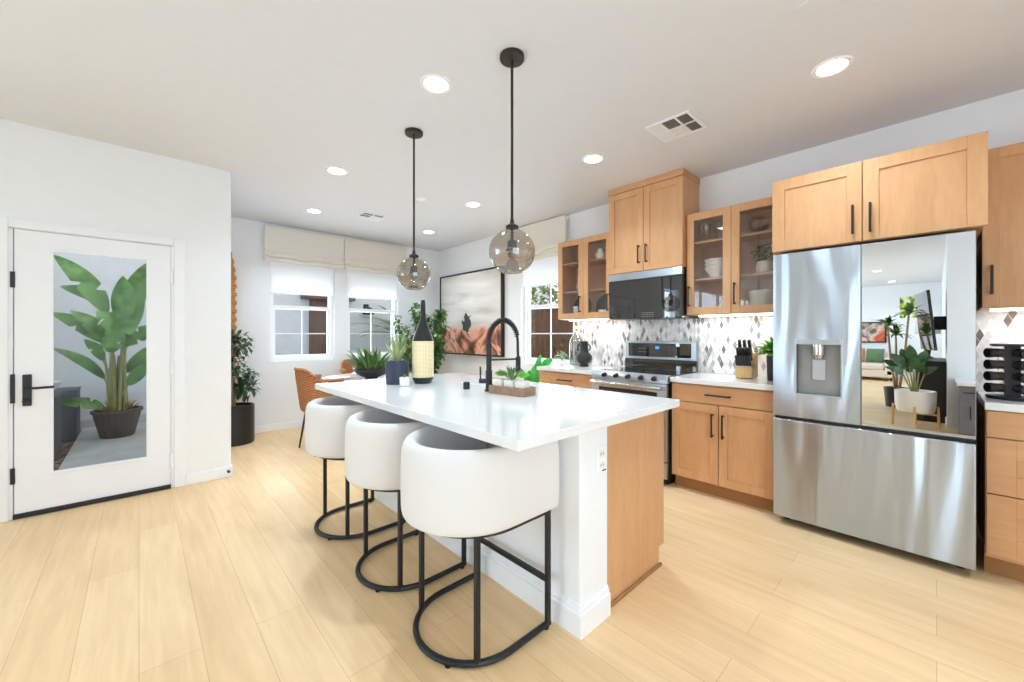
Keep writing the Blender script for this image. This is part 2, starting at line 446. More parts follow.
# ------------------------------------------------------------------ room shell
CEIL = 2.75
YD, YW, XW = 4.36, 6.03, 3.86
room = [(-10.0, -0.1), (-1.9, -0.1), (-1.9, -1.95), (XW, -1.95), (XW, YW), (0.607, YW), (0.607, YD), (-10.0, YD)]
room_out = [(-10.15, -0.25), (-2.05, -0.25), (-2.05, -2.1), (XW + 0.15, -2.1), (XW + 0.15, YW + 0.15), (0.457, YW + 0.15), (0.457, YD + 0.16), (-10.15, YD + 0.16)]
struct('floor', prism(mb(), room_out, -0.12, 0.0), 'floor', 'pale oak plank floor running through the whole room', 'floor', smooth=0)
struct('ceiling', prism(mb(), room_out, CEIL, CEIL + 0.15), 'ceiling', 'flat off-white painted ceiling', 'ceiling', smooth=0)

def wall_y(bm, y0, y1, x0, x1, holes):
    """wall along x with rectangular holes (x0, x1, z0, z1)"""
    xs = x0
    for hx0, hx1, hz0, hz1 in sorted(holes):
        box(bm, xs, hx0, y0, y1, 0, CEIL)
        if hz0 > 0: box(bm, hx0, hx1, y0, y1, 0, hz0)
        box(bm, hx0, hx1, y0, y1, hz1, CEIL); xs = hx1
    box(bm, xs, x1, y0, y1, 0, CEIL); return bm
def wall_x(bm, x0, x1, y0, y1, holes):
    ys = y0
    for hy0, hy1, hz0, hz1 in sorted(holes):
        box(bm, x0, x1, ys, hy0, 0, CEIL)
        if hz0 > 0: box(bm, x0, x1, hy0, hy1, 0, hz0)
        box(bm, x0, x1, hy0, hy1, hz1, CEIL); ys = hy1
    box(bm, x0, x1, ys, y1, 0, CEIL); return bm

DX0, DX1, DZ = -0.665, 0.225, 2.03
LIV = (-9.2, -2.95, 0.05, 2.5); SIDE = (-2.72, -2.0, 0.9, 2.4)  # LIV is an unseen opening added to let in fill daylight
struct('wall_left', wall_y(mb(), YD, YD + 0.16, -10.15, 0.607, [(DX0, DX1, 0, DZ), LIV, SIDE]), 'wall', 'white wall with the glazed patio door', 'wall', smooth=0)
struct('wall_dining', wall_x(mb(), 0.457, 0.607, YD + 0.16, YW + 0.15, []), 'wall', 'white side wall of the dining nook behind the tree', 'wall', smooth=0)
W1 = (1.27, 2.09, 0.92, 2.46); W2 = (2.27, 3.10, 0.92, 2.46); W3 = (3.02, 3.93, 0.885, 2.46)
struct('wall_back', wall_y(mb(), YW, YW + 0.15, 0.607, XW + 0.15, [W1, W2]), 'wall', 'white back wall of the dining nook with two windows', 'wall', smooth=0)
struct('wall_right', wall_x(mb(), XW, XW + 0.15, -2.1, YW, [W3]), 'wall', 'white kitchen wall behind cabinets and picture', 'wall', smooth=0)
FRW = (-1.6, 0.9, 0.05, 2.3)  # unseen glazing added behind the viewer, sized for the fill it lets in
struct('wall_front', wall_y(mb(), -2.1, -1.95, -1.9, XW, [FRW]), 'wall', 'white wall behind the viewer with added wide glass', 'wall', smooth=0)
struct('wall_return', wall_x(mb(), -2.05, -1.9, -2.1, -0.1, []), 'wall', 'white return wall seen in the fridge mirror', 'wall', smooth=0)
struct('wall_living', wall_y(mb(), -0.25, -0.1, -10.0, -2.05, []), 'wall', 'white living room wall behind the television', 'wall', smooth=0)
struct('wall_far', wall_x(mb(), -10.15, -10.0, -0.25, YD, []), 'wall', 'white far wall of the living room', 'wall', smooth=0)

def baseb(bm, x0, x1, y0, y1): box(bm, x0, x1, y0, y1, 0, 0.095)
b_ = mb(); baseb(b_, 0.285, 0.621, YD - 0.014, YD); box(b_, 0.607, 0.621, YD, YD + 0.16, 0, 0.095)
struct('baseboard_left', b_, 'trim', 'white baseboard beside the patio door', 'baseboard', bevel=0.005)
b_ = mb(); baseb(b_, 0.607, XW, YW - 0.014, YW)
struct('baseboard_back', b_, 'trim', 'white baseboard along the nook back wall', 'baseboard', bevel=0.005)
b_ = mb(); baseb(b_, XW - 0.014, XW, 3.1, YW - 0.02)
struct('baseboard_right', b_, 'trim', 'white baseboard under the desert picture', 'baseboard', bevel=0.005)
b_ = mb(); baseb(b_, -10.0, -2.0, -0.1, -0.086)
struct('baseboard_living', b_, 'trim', 'white baseboard in the living room', 'baseboard', bevel=0.005)
b_ = mb(); baseb(b_, -9.999, -9.986, 0.0, YD - 0.02)
struct('baseboard_far', b_, 'trim', 'white baseboard on the far living room wall', 'baseboard', bevel=0.005)
single('door_stop', tube(mb(), [(0.585, YD - 0.0145, 0.055), (0.585, YD - 0.045, 0.055)], 0.011, 12), 'black', 'tiny black stop on the baseboard end by the wall corner', 'door stop', (0.585, YD - 0.03, 0.055))

# backsplash (part of the wall finish)
b_ = mb(); box(b_, XW - 0.010, XW, -1.6, -0.165, 0.928, 1.43); box(b_, XW - 0.010, XW, 0.79, 2.995, 0.928, 1.47); box(b_, XW - 0.010, XW, 1.53, 2.29, 0.60, 0.93)
struct('trim_1', b_, 'mosaic', 'lozenge mosaic backsplash of white, grey and brown marble', 'backsplash', smooth=0)

# ------------------------------------------------------------------ patio door
dl = obj('door_1', box(mb(), DX0 + 0.036, -0.455, YD + 0.002, YD + 0.046, 0.035, 2.012), 'trim', None, at=(DX0, YD, 0), smooth=0)
dl['kind'] = 'structure'; dl['label'] = 'white patio door with a tall clear glass pane'; dl['category'] = 'door'
ORG[dl.name] = Vector((DX0, YD, 0))
b_ = mb(); box(b_, 0.05, DX1 - 0.032, YD + 0.002, YD + 0.046, 0.035, 2.012)
box(b_, -0.455, 0.05, YD + 0.002, YD + 0.046, 0.035, 0.286); box(b_, -0.455, 0.05, YD + 0.002, YD + 0.046, 1.884, 2.012)
obj('door_rail', b_, 'trim', dl, smooth=0)
b_ = mb()
for a in ((-0.467, -0.449, 0.292, 1.878), (0.044, 0.062, 0.292, 1.878)): box(b_, a[0], a[1], YD - 0.006, YD + 0.004, a[2], a[3])
box(b_, -0.467, 0.062, YD - 0.006, YD + 0.004, 0.274, 0.292); box(b_, -0.467, 0.062, YD - 0.006, YD + 0.004, 1.878, 1.896)
obj('glazing_bead', b_, 'trim', dl, bevel=0.003)
obj('glass_pane', box(mb(), -0.455, 0.05, YD + 0.02, YD + 0.026, 0.286, 1.884), 'glass', dl, smooth=0)
b_ = mb(); box(b_, DX0, DX0 + 0.03, YD, YD + 0.12, 0.0, DZ); box(b_, DX1 - 0.03, DX1, YD, YD + 0.12, 0, DZ); box(b_, DX0, DX1, YD, YD + 0.12, DZ - 0.014, DZ)
obj('door_frame', b_, 'trim', dl, smooth=0)
b_ = mb(); box(b_, DX0 - 0.06, DX0 + 0.012, YD - 0.016, YD - 0.0005, 0, DZ + 0.05); box(b_, DX1 - 0.012, DX1 + 0.06, YD - 0.016, YD - 0.0005, 0, DZ + 0.05); box(b_, DX0 + 0.012, DX1 - 0.012, YD - 0.016, YD - 0.0005, DZ - 0.01, DZ + 0.05)
obj('door_casing', b_, 'trim', dl, bevel=0.004)
obj('threshold', box(mb(), DX0 + 0.03, DX1 - 0.03, YD - 0.012, YD + 0.12, 0.0, 0.034), 'black', dl, bevel=0.004, label='black threshold strip')
for z in (1.76, 1.0, 0.235):
    h = mb(); cyl(h, DX1 - 0.026, YD - 0.016, z - 0.055, z + 0.055, 0.0115, 12); box(h, DX1 - 0.04, DX1 - 0.012, YD - 0.004, YD + 0.003, z - 0.05, z + 0.05)
    obj('hinge', h, 'trim', dl)
for z, hh in ((1.66, 0.055), (0.905, 0.1), (0.3, 0.055)):
    obj('strike_plate', box(mb(), DX0 + 0.018, DX0 + 0.04, YD - 0.004, YD + 0.012, z - hh, z + hh), 'black', dl, smooth=0, label='black strike plate')
hd = obj('handle_plate', box(mb(), -0.592, -0.55, YD - 0.014, YD + 0.003, 0.78, 1.0), 'black', dl, bevel=0.004, label='black lever handle set')
h = mb(); tube(h, [(-0.571, YD - 0.01, 0.905), (-0.571, YD - 0.055, 0.905), (-0.555, YD - 0.062, 0.905), (-0.44, YD - 0.062, 0.908)], 0.009, 10)
obj('lever', h, 'black', hd)
h = mb(); tube(h, [(-0.571, YD - 0.012, 0.815), (-0.571, YD - 0.035, 0.815)], 0.012, 12); box(h, -0.59, -0.552, YD - 0.042, YD - 0.034, 0.809, 0.821)
obj('thumb_turn', h, 'black', hd)

# ------------------------------------------------------------------ windows
def window(name, hole, axis, wall, grille, label, shade=None, tall=False):
    """white frame, sashes, grille bars and a pane in a wall hole; axis y: wall along x at y=wall"""
    a0, a1, z0, z1 = hole
    def bx(bm, u0, u1, d0, d1, zz0, zz1):
        if axis == 'y': box(bm, u0, u1, wall + d0, wall + d1, zz0, zz1)
        else: box(bm, wall + d0, wall + d1, u0, u1, zz0, zz1)
    loc = ((a0 + a1) / 2, wall, z0) if axis == 'y' else (wall, (a0 + a1) / 2, z0)
    b = mb(); f = 0.045
    bx(b, a0, a0 + f, 0.045, 0.145, z0 + f, z1 - f); bx(b, a1 - f, a1, 0.045, 0.145, z0 + f, z1 - f)
    bx(b, a0, a1, 0.045, 0.145, z0, z0 + f); bx(b, a0, a1, 0.045, 0.145, z1 - f, z1)
    w = obj(name, b, 'trim', None, at=loc, smooth=0)
    w['kind'] = 'structure'; w['label'] = label; w['category'] = 'window'
    if not tall:
        zr = 1.655
        b = mb(); bx(b, a0 + f, a1 - f, 0.07, 0.13, zr - 0.025, zr + 0.025)
        bx(b, a0 + f, a0 + f + 0.028, 0.08, 0.115, z0 + f + 0.03, zr - 0.025); bx(b, a1 - f - 0.028, a1 - f, 0.08, 0.115, z0 + f + 0.03, zr - 0.025); bx(b, a0 + f, a1 - f, 0.08, 0.115, z0 + f, z0 + f + 0.03)
        obj('sash', b, 'trim', w, smooth=0)
        b = mb(); am = (a0 + a1) / 2; g = 0.008
        if grille != 'none':
            bx(b, am - g, am + g, 0.094, 0.104, z0 + f + 0.03, zr - 0.02)
            bx(b, a0 + f + 0.02, a1 - f - 0.02, 0.093, 0.105, 1.293 - g, 1.293 + g)
            if grille == 'full': bx(b, am - g, am + g, 0.094, 0.104, zr + 0.02, z1 - f)
            obj('grille', b, 'trim', w, smooth=0)
    else:
        b = mb(); k = max(2, round((a1 - a0) / 1.3))
        for i in range(1, k):
            u = a0 + (a1 - a0) * i / k; bx(b, u - 0.03, u + 0.03, 0.08, 0.14, z0 + f, z1 - f)
        obj('mullion', b, 'trim', w, smooth=0)
    b = mb(); bx(b, a0 + f, a1 - f, 0.098, 0.101, z0 + f, z1 - f)
    obj('glass_pane', b, 'glass', w, smooth=0)
    return w
window('window_1', W1, 'y', YW, 'cross', 'white sash window left of the two nook windows')
window('window_2', W2, 'y', YW, 'cross', 'white sash window behind the bottle lantern')
window('window_3', W3, 'x', XW, 'full', 'white sash window in the kitchen wall beside the glass cabinet')
window('window_4', SIDE, 'y', YD, 'none', 'white window beyond the patio door, seen in the microwave front')
window('window_5', LIV, 'y', YD, 'none', 'wide living room glazing on the patio side, added for fill daylight', tall=True)
FR = window('window_6', (FRW[0], FRW[1], FRW[2], FRW[3]), 'y', -2.1 - 0.06, 'none', 'wide glazing behind the viewer, added for fill daylight', tall=True)
# white roller shades half down inside each window
def roller(label, hole, axis, wall, zb):
    a0, a1, z0, z1 = hole
    m_ = (a0 + a1) / 2; loc = (m_, wall, z1) if axis == 'y' else (wall, m_, z1)
    t = thing('roller_shade', label, 'roller shade', loc)
    def bx(bm, u0, u1, d0, d1, zz0, zz1):
        if axis == 'y': box(bm, u0, u1, wall + d0, wall + d1, zz0, zz1)
        else: box(bm, wall + d0, wall + d1, u0, u1, zz0, zz1)
        return bm
    obj('cloth', bx(mb(), a0 + 0.006, a1 - 0.006, 0.020, 0.0205, zb, z1 - 0.045), 'roller', t, smooth=0)
    obj('bottom_rail', bx(mb(), a0 + 0.006, a1 - 0.006, 0.012, 0.032, zb - 0.018, zb), 'trim', t, bevel=0.004)
    obj('headrail', bx(mb(), a0 + 0.002, a1 - 0.002, 0.004, 0.042, z1 - 0.045, z1 - 0.001), 'trim', t, bevel=0.004)
roller('white roller shade half down in the left nook window', W1, 'y', YW, 1.85)
roller('white roller shade half down in the window behind the lantern', W2, 'y', YW, 1.85)
roller('white roller shade half down in the kitchen wall window', W3, 'x', XW, 1.94)

def roman(label, axis, wall, u0, u1, z0, z1, group):
    """flat linen panel gathered in three soft folds at its foot"""
    prof = [(0.05, z1), (0.085, z1), (0.085, z0 + 0.17), (0.105, z0 + 0.15), (0.095, z0 + 0.125), (0.085, z0 + 0.115), (0.108, z0 + 0.10), (0.115, z0 + 0.075), (0.09, z0 + 0.06), (0.118, z0 + 0.05), (0.122, z0 + 0.02), (0.10, z0), (0.05, z0 + 0.01)]
    bm = mb()
    def pt(u, d, z): return (u, wall - d, z) if axis == 'y' else (wall - d, u, z)
    n = 10; rows = []
    for i in range(n + 1):
        u = u0 + (u1 - u0) * i / n; s = 0.006 * math.sin(i * 1.7)
        rows.append([bm.verts.new(pt(u, d, z - (0.012 * math.sin(PI * i / n) + s if z < z0 + 0.16 else 0))) for d, z in prof])
    for a, b in zip(rows, rows[1:]):
        for k in range(len(prof)): bm.faces.new((a[k], b[k], b[(k + 1) % len(prof)], a[(k + 1) % len(prof)]))
    bm.faces.new(rows[0]); bm.faces.new(rows[-1][::-1])
    m_ = (u0 + u1) / 2; loc = (m_, wall - 0.05, z1) if axis == 'y' else (wall - 0.05, m_, z1)
    t = thing('roman_shade', label, 'roman shade', loc, group)
    obj('shade_cloth', bm, 'linen', t, smooth=50)
    bm = mb()
    if axis == 'y': box(bm, u0 + 0.01, u1 - 0.01, wall - 0.05, wall - 0.0005, z1 - 0.04, z1)
    else: box(bm, wall - 0.05, wall - 0.0005, u0 + 0.01, u1 - 0.01, z1 - 0.04, z1)
    obj('headrail', bm, 'trim', t, smooth=0)
roman('beige linen roman shade above the left nook window', 'y', YW, 1.185, 2.195, 2.235, 2.70, 'roman shades in the nook')
roman('beige linen roman shade above the window behind the lantern', 'y', YW, 2.205, 3.20, 2.235, 2.70, 'roman shades in the nook')
roman('beige linen roman shade above the kitchen wall window, behind the near pendant', 'x', XW, 3.085, 4.07, 2.26, 2.735, 'roman shade on the kitchen wall')

# ------------------------------------------------------------------ kitchen joinery
def bar_handle(bm, face, c, z, length, vertical=True, r=0.006, stand=0.03):
    """bar pull on a front facing -x at x=face; c is its y, z its centre"""
    h = length / 2
    if vertical:
        box(bm, face - stand - 0.010, face - stand, c - 0.006, c + 0.006, z - h, z + h)
        for s in (-1, 1): box(bm, face - stand - 0.001, face, c - 0.005, c + 0.005, z + s * (h - 0.012) - 0.006, z + s * (h - 0.012) + 0.006)
    else:
        box(bm, face - stand - 0.010, face - stand, c - h, c + h, z - 0.006, z + 0.006)
        for s in (-1, 1): box(bm, face - stand - 0.001, face, c + s * (h - 0.012) - 0.006, c + s * (h - 0.012) + 0.006, z - 0.005, z + 0.005)
    return bm
def shaker(bm, X, y0, y1, z0, z1, fw=0.062, t=0.02, panel=True):
    """front facing -x: stiles and rails at X..X+t, panel set back"""
    box(bm, X, X + t, y0, y0 + fw, z0, z1); box(bm, X, X + t, y1 - fw, y1, z0, z1)
    box(bm, X, X + t, y0 + fw, y1 - fw, z0, z0 + fw); box(bm, X, X + t, y0 + fw, y1 - fw, z1 - fw, z1)
    if panel: box(bm, X + 0.009, X + t - 0.003, y0 + fw, y1 - fw, z0 + fw, z1 - fw)
    return bm
def front(parent, name, X, y0, y1, z0, z1, handle=None, mat='wood', glass=False, slab=False, fw=0.062):
    g = 0.0015
    if slab: b = box(mb(), X, X + 0.02, y0 + g, y1 - g, z0 + g, z1 - g)
    else: b = shaker(mb(), X, y0 + g, y1 - g, z0 + g, z1 - g, fw, panel=not glass)
    d = obj(name, b, mat, parent, bevel=0.0012, seg=1, smooth=0)
    if glass: obj('glass_pane', box(mb(), X + 0.009, X + 0.013, y0 + fw - 0.003, y1 - fw + 0.003, z0 + fw - 0.003, z1 - fw + 0.003), 'cabglass', d, smooth=0)
    if handle:
        c, z, L, v = handle
        obj('handle', bar_handle(mb(), X, c, z, L, v), 'bronze', d, bevel=0.002, label='dark bronze bar pull')
    return d
def open_box(bm, x0, x1, y0, y1, z0, z1, t=0.018, frontless=True):
    box(bm, x0, x1, y0, y0 + t, z0, z1); box(bm, x0, x1, y1 - t, y1, z0, z1)
    box(bm, x0, x1, y0 + t, y1 - t, z0, z0 + t); box(bm, x0, x1, y0 + t, y1 - t, z1 - t, z1)
    box(bm, x1 - 0.01, x1, y0 + t, y1 - t, z0 + t, z1 - t); return bm
XB = XW - 0.002

def glass_cabinet(label, y0, y1, hl, hr, split):
    X = 3.555; z0, z1 = 1.452, 2.345
    t = thing('glass_wall_cabinet', label, 'cabinet', (XB, (y0 + y1) / 2, z0))
    obj('cabinet_body', open_box(mb(), X + 0.021, XB, y0, y1, z0, z1), 'wood', t, smooth=0)
    for z in (1.772, 2.098): obj('shelf', box(mb(), X + 0.04, XB - 0.012, y0 + 0.019, y1 - 0.019, z - 0.018, z), 'wood_h', t, smooth=0)
    front(t, 'door', X, split, y1, z0 + 0.002, z1 - 0.002, (hl, 1.615, 0.18, True), glass=True)
    front(t, 'door', X, y0, split, z0 + 0.002, z1 - 0.002, (hr, 1.615, 0.18, True), glass=True)
    obj('light_strip', box(mb(), 3.70, 3.73, y0 + 0.05, y1 - 0.05, z0 - 0.012, z0 - 0.001), 'strip', t, smooth=0, label='lit under-cabinet strip')
    area('under_cabinet_lamp', (3.70, (y0 + y1) / 2, z0 - 0.02), (0, 0, 0), 0.04, (y1 - y0) - 0.1, 1.7, (1, 0.99, 0.98))
    return t
glass_cabinet('maple glass-fronted wall cabinet left of the microwave', 2.295, 3.01, 2.685, 2.325, 2.653)
glass_cabinet('maple glass-fronted wall cabinet right of the microwave', 0.795, 1.522, 1.493, 1.125, 1.157)
# tall cabinet above the microwave
t = thing('wall_cabinet', 'tall maple two-door wall cabinet above the microwave', 'cabinet', (XB, 1.91, 1.885))
obj('cabinet_body', box(mb(), 3.521, XB, 1.53, 2.288, 1.885, 2.69), 'wood', t, smooth=0)
b_ = mb(); box(b_, 3.49, XB, 1.524, 2.2925, 2.69, 2.749)
obj('crown', b_, 'wood_h', t, bevel=0.003)
front(t, 'door', 3.50, 1.91, 2.287, 1.887, 2.688, (1.948, 2.047, 0.175, True))
front(t, 'door', 3.50, 1.531, 1.908, 1.887, 2.688, (1.870, 2.047, 0.175, True))
# cabinet over the fridge, deep
t = thing('wall_cabinet', 'wide maple two-door cabinet above the fridge', 'cabinet', (XB, 0.3, 1.848))
obj('cabinet_body', box(mb(), 3.241, XB, -0.168, 0.785, 1.848, 2.342), 'wood', t, smooth=0)
front(t, 'door', 3.22, 0.311, 0.785, 1.85, 2.342, (0.352, 1.985, 0.178, True), fw=0.072)
front(t, 'door', 3.22, -0.185, 0.309, 1.85, 2.342, (0.272, 1.982, 0.178, True), fw=0.072)
# wall cabinet right of the fridge
t = thing('wall_cabinet', 'maple wall cabinet at the right of the fridge, above the spice rack', 'cabinet', (XB, -0.6, 1.43))
obj('cabinet_body', box(mb(), 3.541, XB, -0.96, -0.178, 1.432, 2.335), 'wood', t, smooth=0)
front(t, 'door', 3.52, -0.57, -0.177, 1.434, 2.333, (-0.212, 1.588, 0.165, True))
front(t, 'door', 3.52, -0.958, -0.572, 1.434, 2.333, (-0.922, 1.588, 0.165, True))
obj('light_strip', box(mb(), 3.70, 3.73, -0.9, -0.22, 1.419, 1.431), 'strip', t, smooth=0, label='lit under-cabinet strip')
area('under_cabinet_lamp', (3.70, -0.56, 1.41), (0, 0, 0), 0.04, 0.66, 1.7, (1, 0.99, 0.98))

# base cabinets
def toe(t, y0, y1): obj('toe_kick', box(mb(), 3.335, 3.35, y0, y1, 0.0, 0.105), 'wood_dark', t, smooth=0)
XF = 3.26
t = thing('base_cabinet', 'maple base cabinet between range and fridge with one drawer over two doors', 'cabinet', (XB, 1.16, 0))
obj('cabinet_body', box(mb(), XF + 0.021, XB, 0.772, 1.522, 0.105, 0.884), 'wood', t, smooth=0); toe(t, 0.772, 1.522)
front(t, 'drawer', XF, 0.775, 1.520, 0.735, 0.872, (1.148, 0.808, 0.185, False), 'wood_h', slab=True)
front(t, 'door', XF, 1.153, 1.520, 0.112, 0.730, (1.19, 0.575, 0.185, True))
front(t, 'door', XF, 0.775, 1.150, 0.112, 0.730, (1.113, 0.575, 0.185, True))
t = thing('base_cabinet', 'maple base cabinet at the left of the range below the black vase', 'cabinet', (XB, 2.67, 0))
obj('cabinet_body', box(mb(), XF + 0.021, XB, 2.298, 3.035, 0.105, 0.884), 'wood', t, smooth=0); toe(t, 2.298, 3.035)
front(t, 'drawer', XF, 2.300, 3.033, 0.735, 0.872, (2.66, 0.802, 0.185, False), 'wood_h', slab=True)
front(t, 'door', XF, 2.668, 3.033, 0.112, 0.730, (2.705, 0.575, 0.185, True))
front(t, 'door', XF, 2.300, 2.665, 0.112, 0.730, (2.628, 0.575, 0.185, True))
t = thing('drawer_cabinet', 'maple three-drawer base cabinet right of the fridge', 'cabinet', (XB, -0.56, 0))
obj('cabinet_body', box(mb(), XF + 0.021, XB, -0.95, -0.176, 0.105, 0.884), 'wood', t, smooth=0); toe(t, -0.95, -0.176)
front(t, 'drawer', XF, -0.948, -0.178, 0.742, 0.880, (-0.56, 0.81, 0.185, False), 'wood_h', slab=True)
front(t, 'drawer', XF, -0.948, -0.178, 0.448, 0.738, (-0.56, 0.69, 0.185, False), 'wood_h', fw=0.1)
front(t, 'drawer', XF, -0.948, -0.178, 0.125, 0.444, (-0.56, 0.40, 0.185, False), 'wood_h', fw=0.1)
# worktops
def slab(label, y0, y1):
    return single('worktop', box(mb(), 3.235, XW - 0.012, y0, y1, 0.8855, 0.925), 'quartz', label, 'worktop', (3.55, (y0 + y1) / 2, 0.8855), bevel=0.003)
slab('white quartz worktop between range and fridge under the knife block', 0.772, 1.524)
slab('white quartz worktop left of the range under the black vase', 2.296, 3.05)
slab('white quartz worktop right of the fridge under the spice rack', -0.95, -0.172)

# fridge
t = thing('refrigerator', 'stainless french-door fridge with ice dispenser and mirrored right door', 'refrigerator', (3.5, 0.31, 0))
b_ = mb(); box(b_, 3.245, 3.84, -0.135, 0.758, 0.03, 1.80)
for y in (-0.09, 0.71):
    for x in (3.3, 3.78): cyl(b_, x, y, 0.0, 0.035, 0.02, 12)
obj('fridge_body', b_, 'blacksat', t, smooth=0, label='black fridge sides')
obj('freezer_drawer', box(mb(), 3.16, 3.238, -0.14, 0.763, 0.055, 0.711), 'fridge_steel', t, bevel=0.004)
# left door with a real recess for the dispenser
dy0, dy1, dz0, dz1 = 0.405, 0.632, 0.895, 1.215
b_ = mb(); X0, X1 = 3.16, 3.238
box(b_, X0, X1, 0.312, dy0, 0.735, 1.82); box(b_, X0, X1, dy1, 0.763, 0.735, 1.82)
box(b_, X0, X1, dy0, dy1, 0.735, dz0); box(b_, X0, X1, dy0, dy1, dz1, 1.82); box(b_, X0 + 0.06, X1, dy0, dy1, dz0, dz1)
ld = obj('left_door', b_, 'fridge_steel', t, smooth=0)
b_ = mb()
for a in ((dy0 - 0.012, dy0, dz0 - 0.012, dz1 + 0.035), (dy1, dy1 + 0.012, dz0 - 0.012, dz1 + 0.035), (dy0, dy1, dz0 - 0.012, dz0), (dy0, dy1, dz1, dz1 + 0.035)):
    box(b_, X0 - 0.004, X0 + 0.003, *a)
dp = obj('dispenser', b_, 'steel', ld, bevel=0.0015, smooth=0)
obj('dispenser_recess', box(mb(), X0 + 0.045, X0 + 0.061, dy0 + 0.001, dy1 - 0.001, dz0 + 0.001, dz1 - 0.001), 'ventgrey', ld, smooth=0, label='grey dispenser recess')
b_ = mb(); lathe(b_, [(0.034, 1.150), (0.036, 1.195), (0.036, 1.214)], X0 + 0.026, (dy0 + dy1) / 2, 20); lathe(b_, [(0.022, 1.125), (0.03, 1.15)], X0 + 0.026, (dy0 + dy1) / 2, 20)
obj('spout', b_, 'chrome', ld)
b_ = mb(); box(b_, X0 + 0.036, X0 + 0.046, 0.485, 0.555, 0.985, 1.12)
obj('paddle', b_, 'steel', ld, bevel=0.003)
rd = obj('right_door', box(mb(), X0 + 0.004, X1, -0.14, 0.308, 0.735, 1.82), 'steel', t, smooth=0)
obj('mirror_panel', box(mb(), X0, X0 + 0.0042, -0.138, 0.306, 0.752, 1.817), 'mirror', rd, smooth=0, label='mirrored glass door panel')
obj('hinge_strip', box(mb(), 3.18, 3.25, -0.13, 0.755, 0.714, 0.732), 'blacksat', t, smooth=0, label='black gap between doors and drawer')

# range
t = thing('range', 'stainless electric range with five front knobs and raised control panel', 'range', (3.5, 1.91, 0))
b_ = mb(); box(b_, 3.235, 3.835, 1.534, 2.286, 0.06, 0.905); box(b_, 3.30, 3.8, 1.56, 2.26, 0.0, 0.06)
obj('range_body', b_, 'blacksat', t, smooth=0, label='black range body')
obj('cooktop', box(mb(), 3.263, 3.804, 1.536, 2.284, 0.905, 0.932), 'blackgloss', t, bevel=0.004, label='black glass cooktop')
b_ = mb()
v = [(3.205, 0.868), (3.205, 0.898), (3.222, 0.936), (3.262, 0.936), (3.262, 0.868)]
a = [b_.verts.new((x, 1.531, z)) for x, z in v]; c = [b_.verts.new((x, 2.289, z)) for x, z in v]
b_.faces.new(a); b_.faces.new(c[::-1])
for i in range(5): b_.faces.new((a[i], c[i], c[(i + 1) % 5], a[(i + 1) % 5]))
pl = obj('control_rail', b_, 'steel', t, smooth=0)
for y in (2.14, 2.015, 1.893, 1.768, 1.645):
    k = mb(); tube(k, [(3.212, y, 0.905), (3.182, y, 0.900)], 0.021, 18, r2=0.019); tube(k, [(3.183, y, 0.900), (3.172, y, 0.899)], 0.016, 18)
    obj('knob', k, 'bronze', pl, label='dark metal control knob')
b_ = mb(); box(b_, 3.20, 3.235, 1.534, 2.286, 0.215, 0.862)
od = obj('oven_door', b_, 'steel', t, bevel=0.003, smooth=0)
obj('oven_window', box(mb(), 3.198, 3.203, 1.62, 2.20, 0.30, 0.79), 'blackgloss', od, smooth=0, label='black oven window')
h = mb(); tube(h, [(3.155, 1.56, 0.832), (3.155, 2.26, 0.832)], 0.017, 14)
for y in (1.59, 2.23): box(h, 3.155, 3.202, y - 0.018, y + 0.018, 0.820, 0.845)
obj('handle', h, 'chrome', od, label='bright steel oven handle')
obj('warming_drawer', box(mb(), 3.20, 3.235, 1.534, 2.286, 0.07, 0.205), 'steel', t, bevel=0.003, smooth=0)
b_ = mb(); box(b_, 3.805, 3.843, 1.536, 2.284, 0.932, 1.03)
obj('riser', b_, 'blackgloss', t, smooth=0, label='black riser behind cooktop')
b_ = mb(); box(b_, 3.795, 3.845, 1.531, 2.275, 1.03, 1.212)
bg = obj('backguard', b_, 'steel', t, bevel=0.006, smooth=0)
obj('control_glass', box(mb(), 3.791, 3.797, 1.58, 2.235, 1.055, 1.192), 'blackgloss', bg, smooth=0, label='black control glass')
b_ = mb()
obj('clock_display', box(mb(), 3.7895, 3.7915, 1.895, 1.935, 1.135, 1.16), 'display', bg, smooth=0, label='small blue lit clock')
for i in range(5):
    for j in range(2): obj('button', box(mb(), 3.7895, 3.7915, 2.02 + i * 0.022, 2.03 + i * 0.022, 1.10 + j * 0.035, 1.106 + j * 0.035), 'ventgrey', bg, smooth=0)
for j in range(3): obj('button', box(mb(), 3.7895, 3.7915, 1.79, 1.80, 1.09 + j * 0.03, 1.096 + j * 0.03), 'ventgrey', bg, smooth=0)

# microwave
t = thing('microwave', 'black glass over-the-range microwave with a steel top band', 'microwave', (3.68, 1.91, 1.43))
obj('microwave_body', box(mb(), 3.53, XB - 0.01, 1.532, 2.286, 1.432, 1.883), 'blacksat', t, smooth=0)
obj('door', box(mb(), 3.495, 3.531, 1.72, 2.286, 1.43, 1.812), 'blackgloss', t, bevel=0.005, smooth=0, label='black glass microwave door')
obj('control_panel', box(mb(), 3.495, 3.531, 1.533, 1.716, 1.43, 1.812), 'blackgloss', t, bevel=0.003, smooth=0)
obj('vent_band', box(mb(), 3.490, 3.531, 1.533, 2.286, 1.814, 1.883), 'steel', t, bevel=0.003, smooth=0, label='brushed steel vent band')
for i in range(10):
    for j in range(3): obj('button', box(mb(), 3.4940, 3.4955, (1.80 if i < 5 else 1.89) + i * 0.026, (1.82 if i < 5 else 1.895) + i * 0.026, 1.448 + j * 0.018, 1.452 + j * 0.018), 'ventgrey', t, smooth=0)

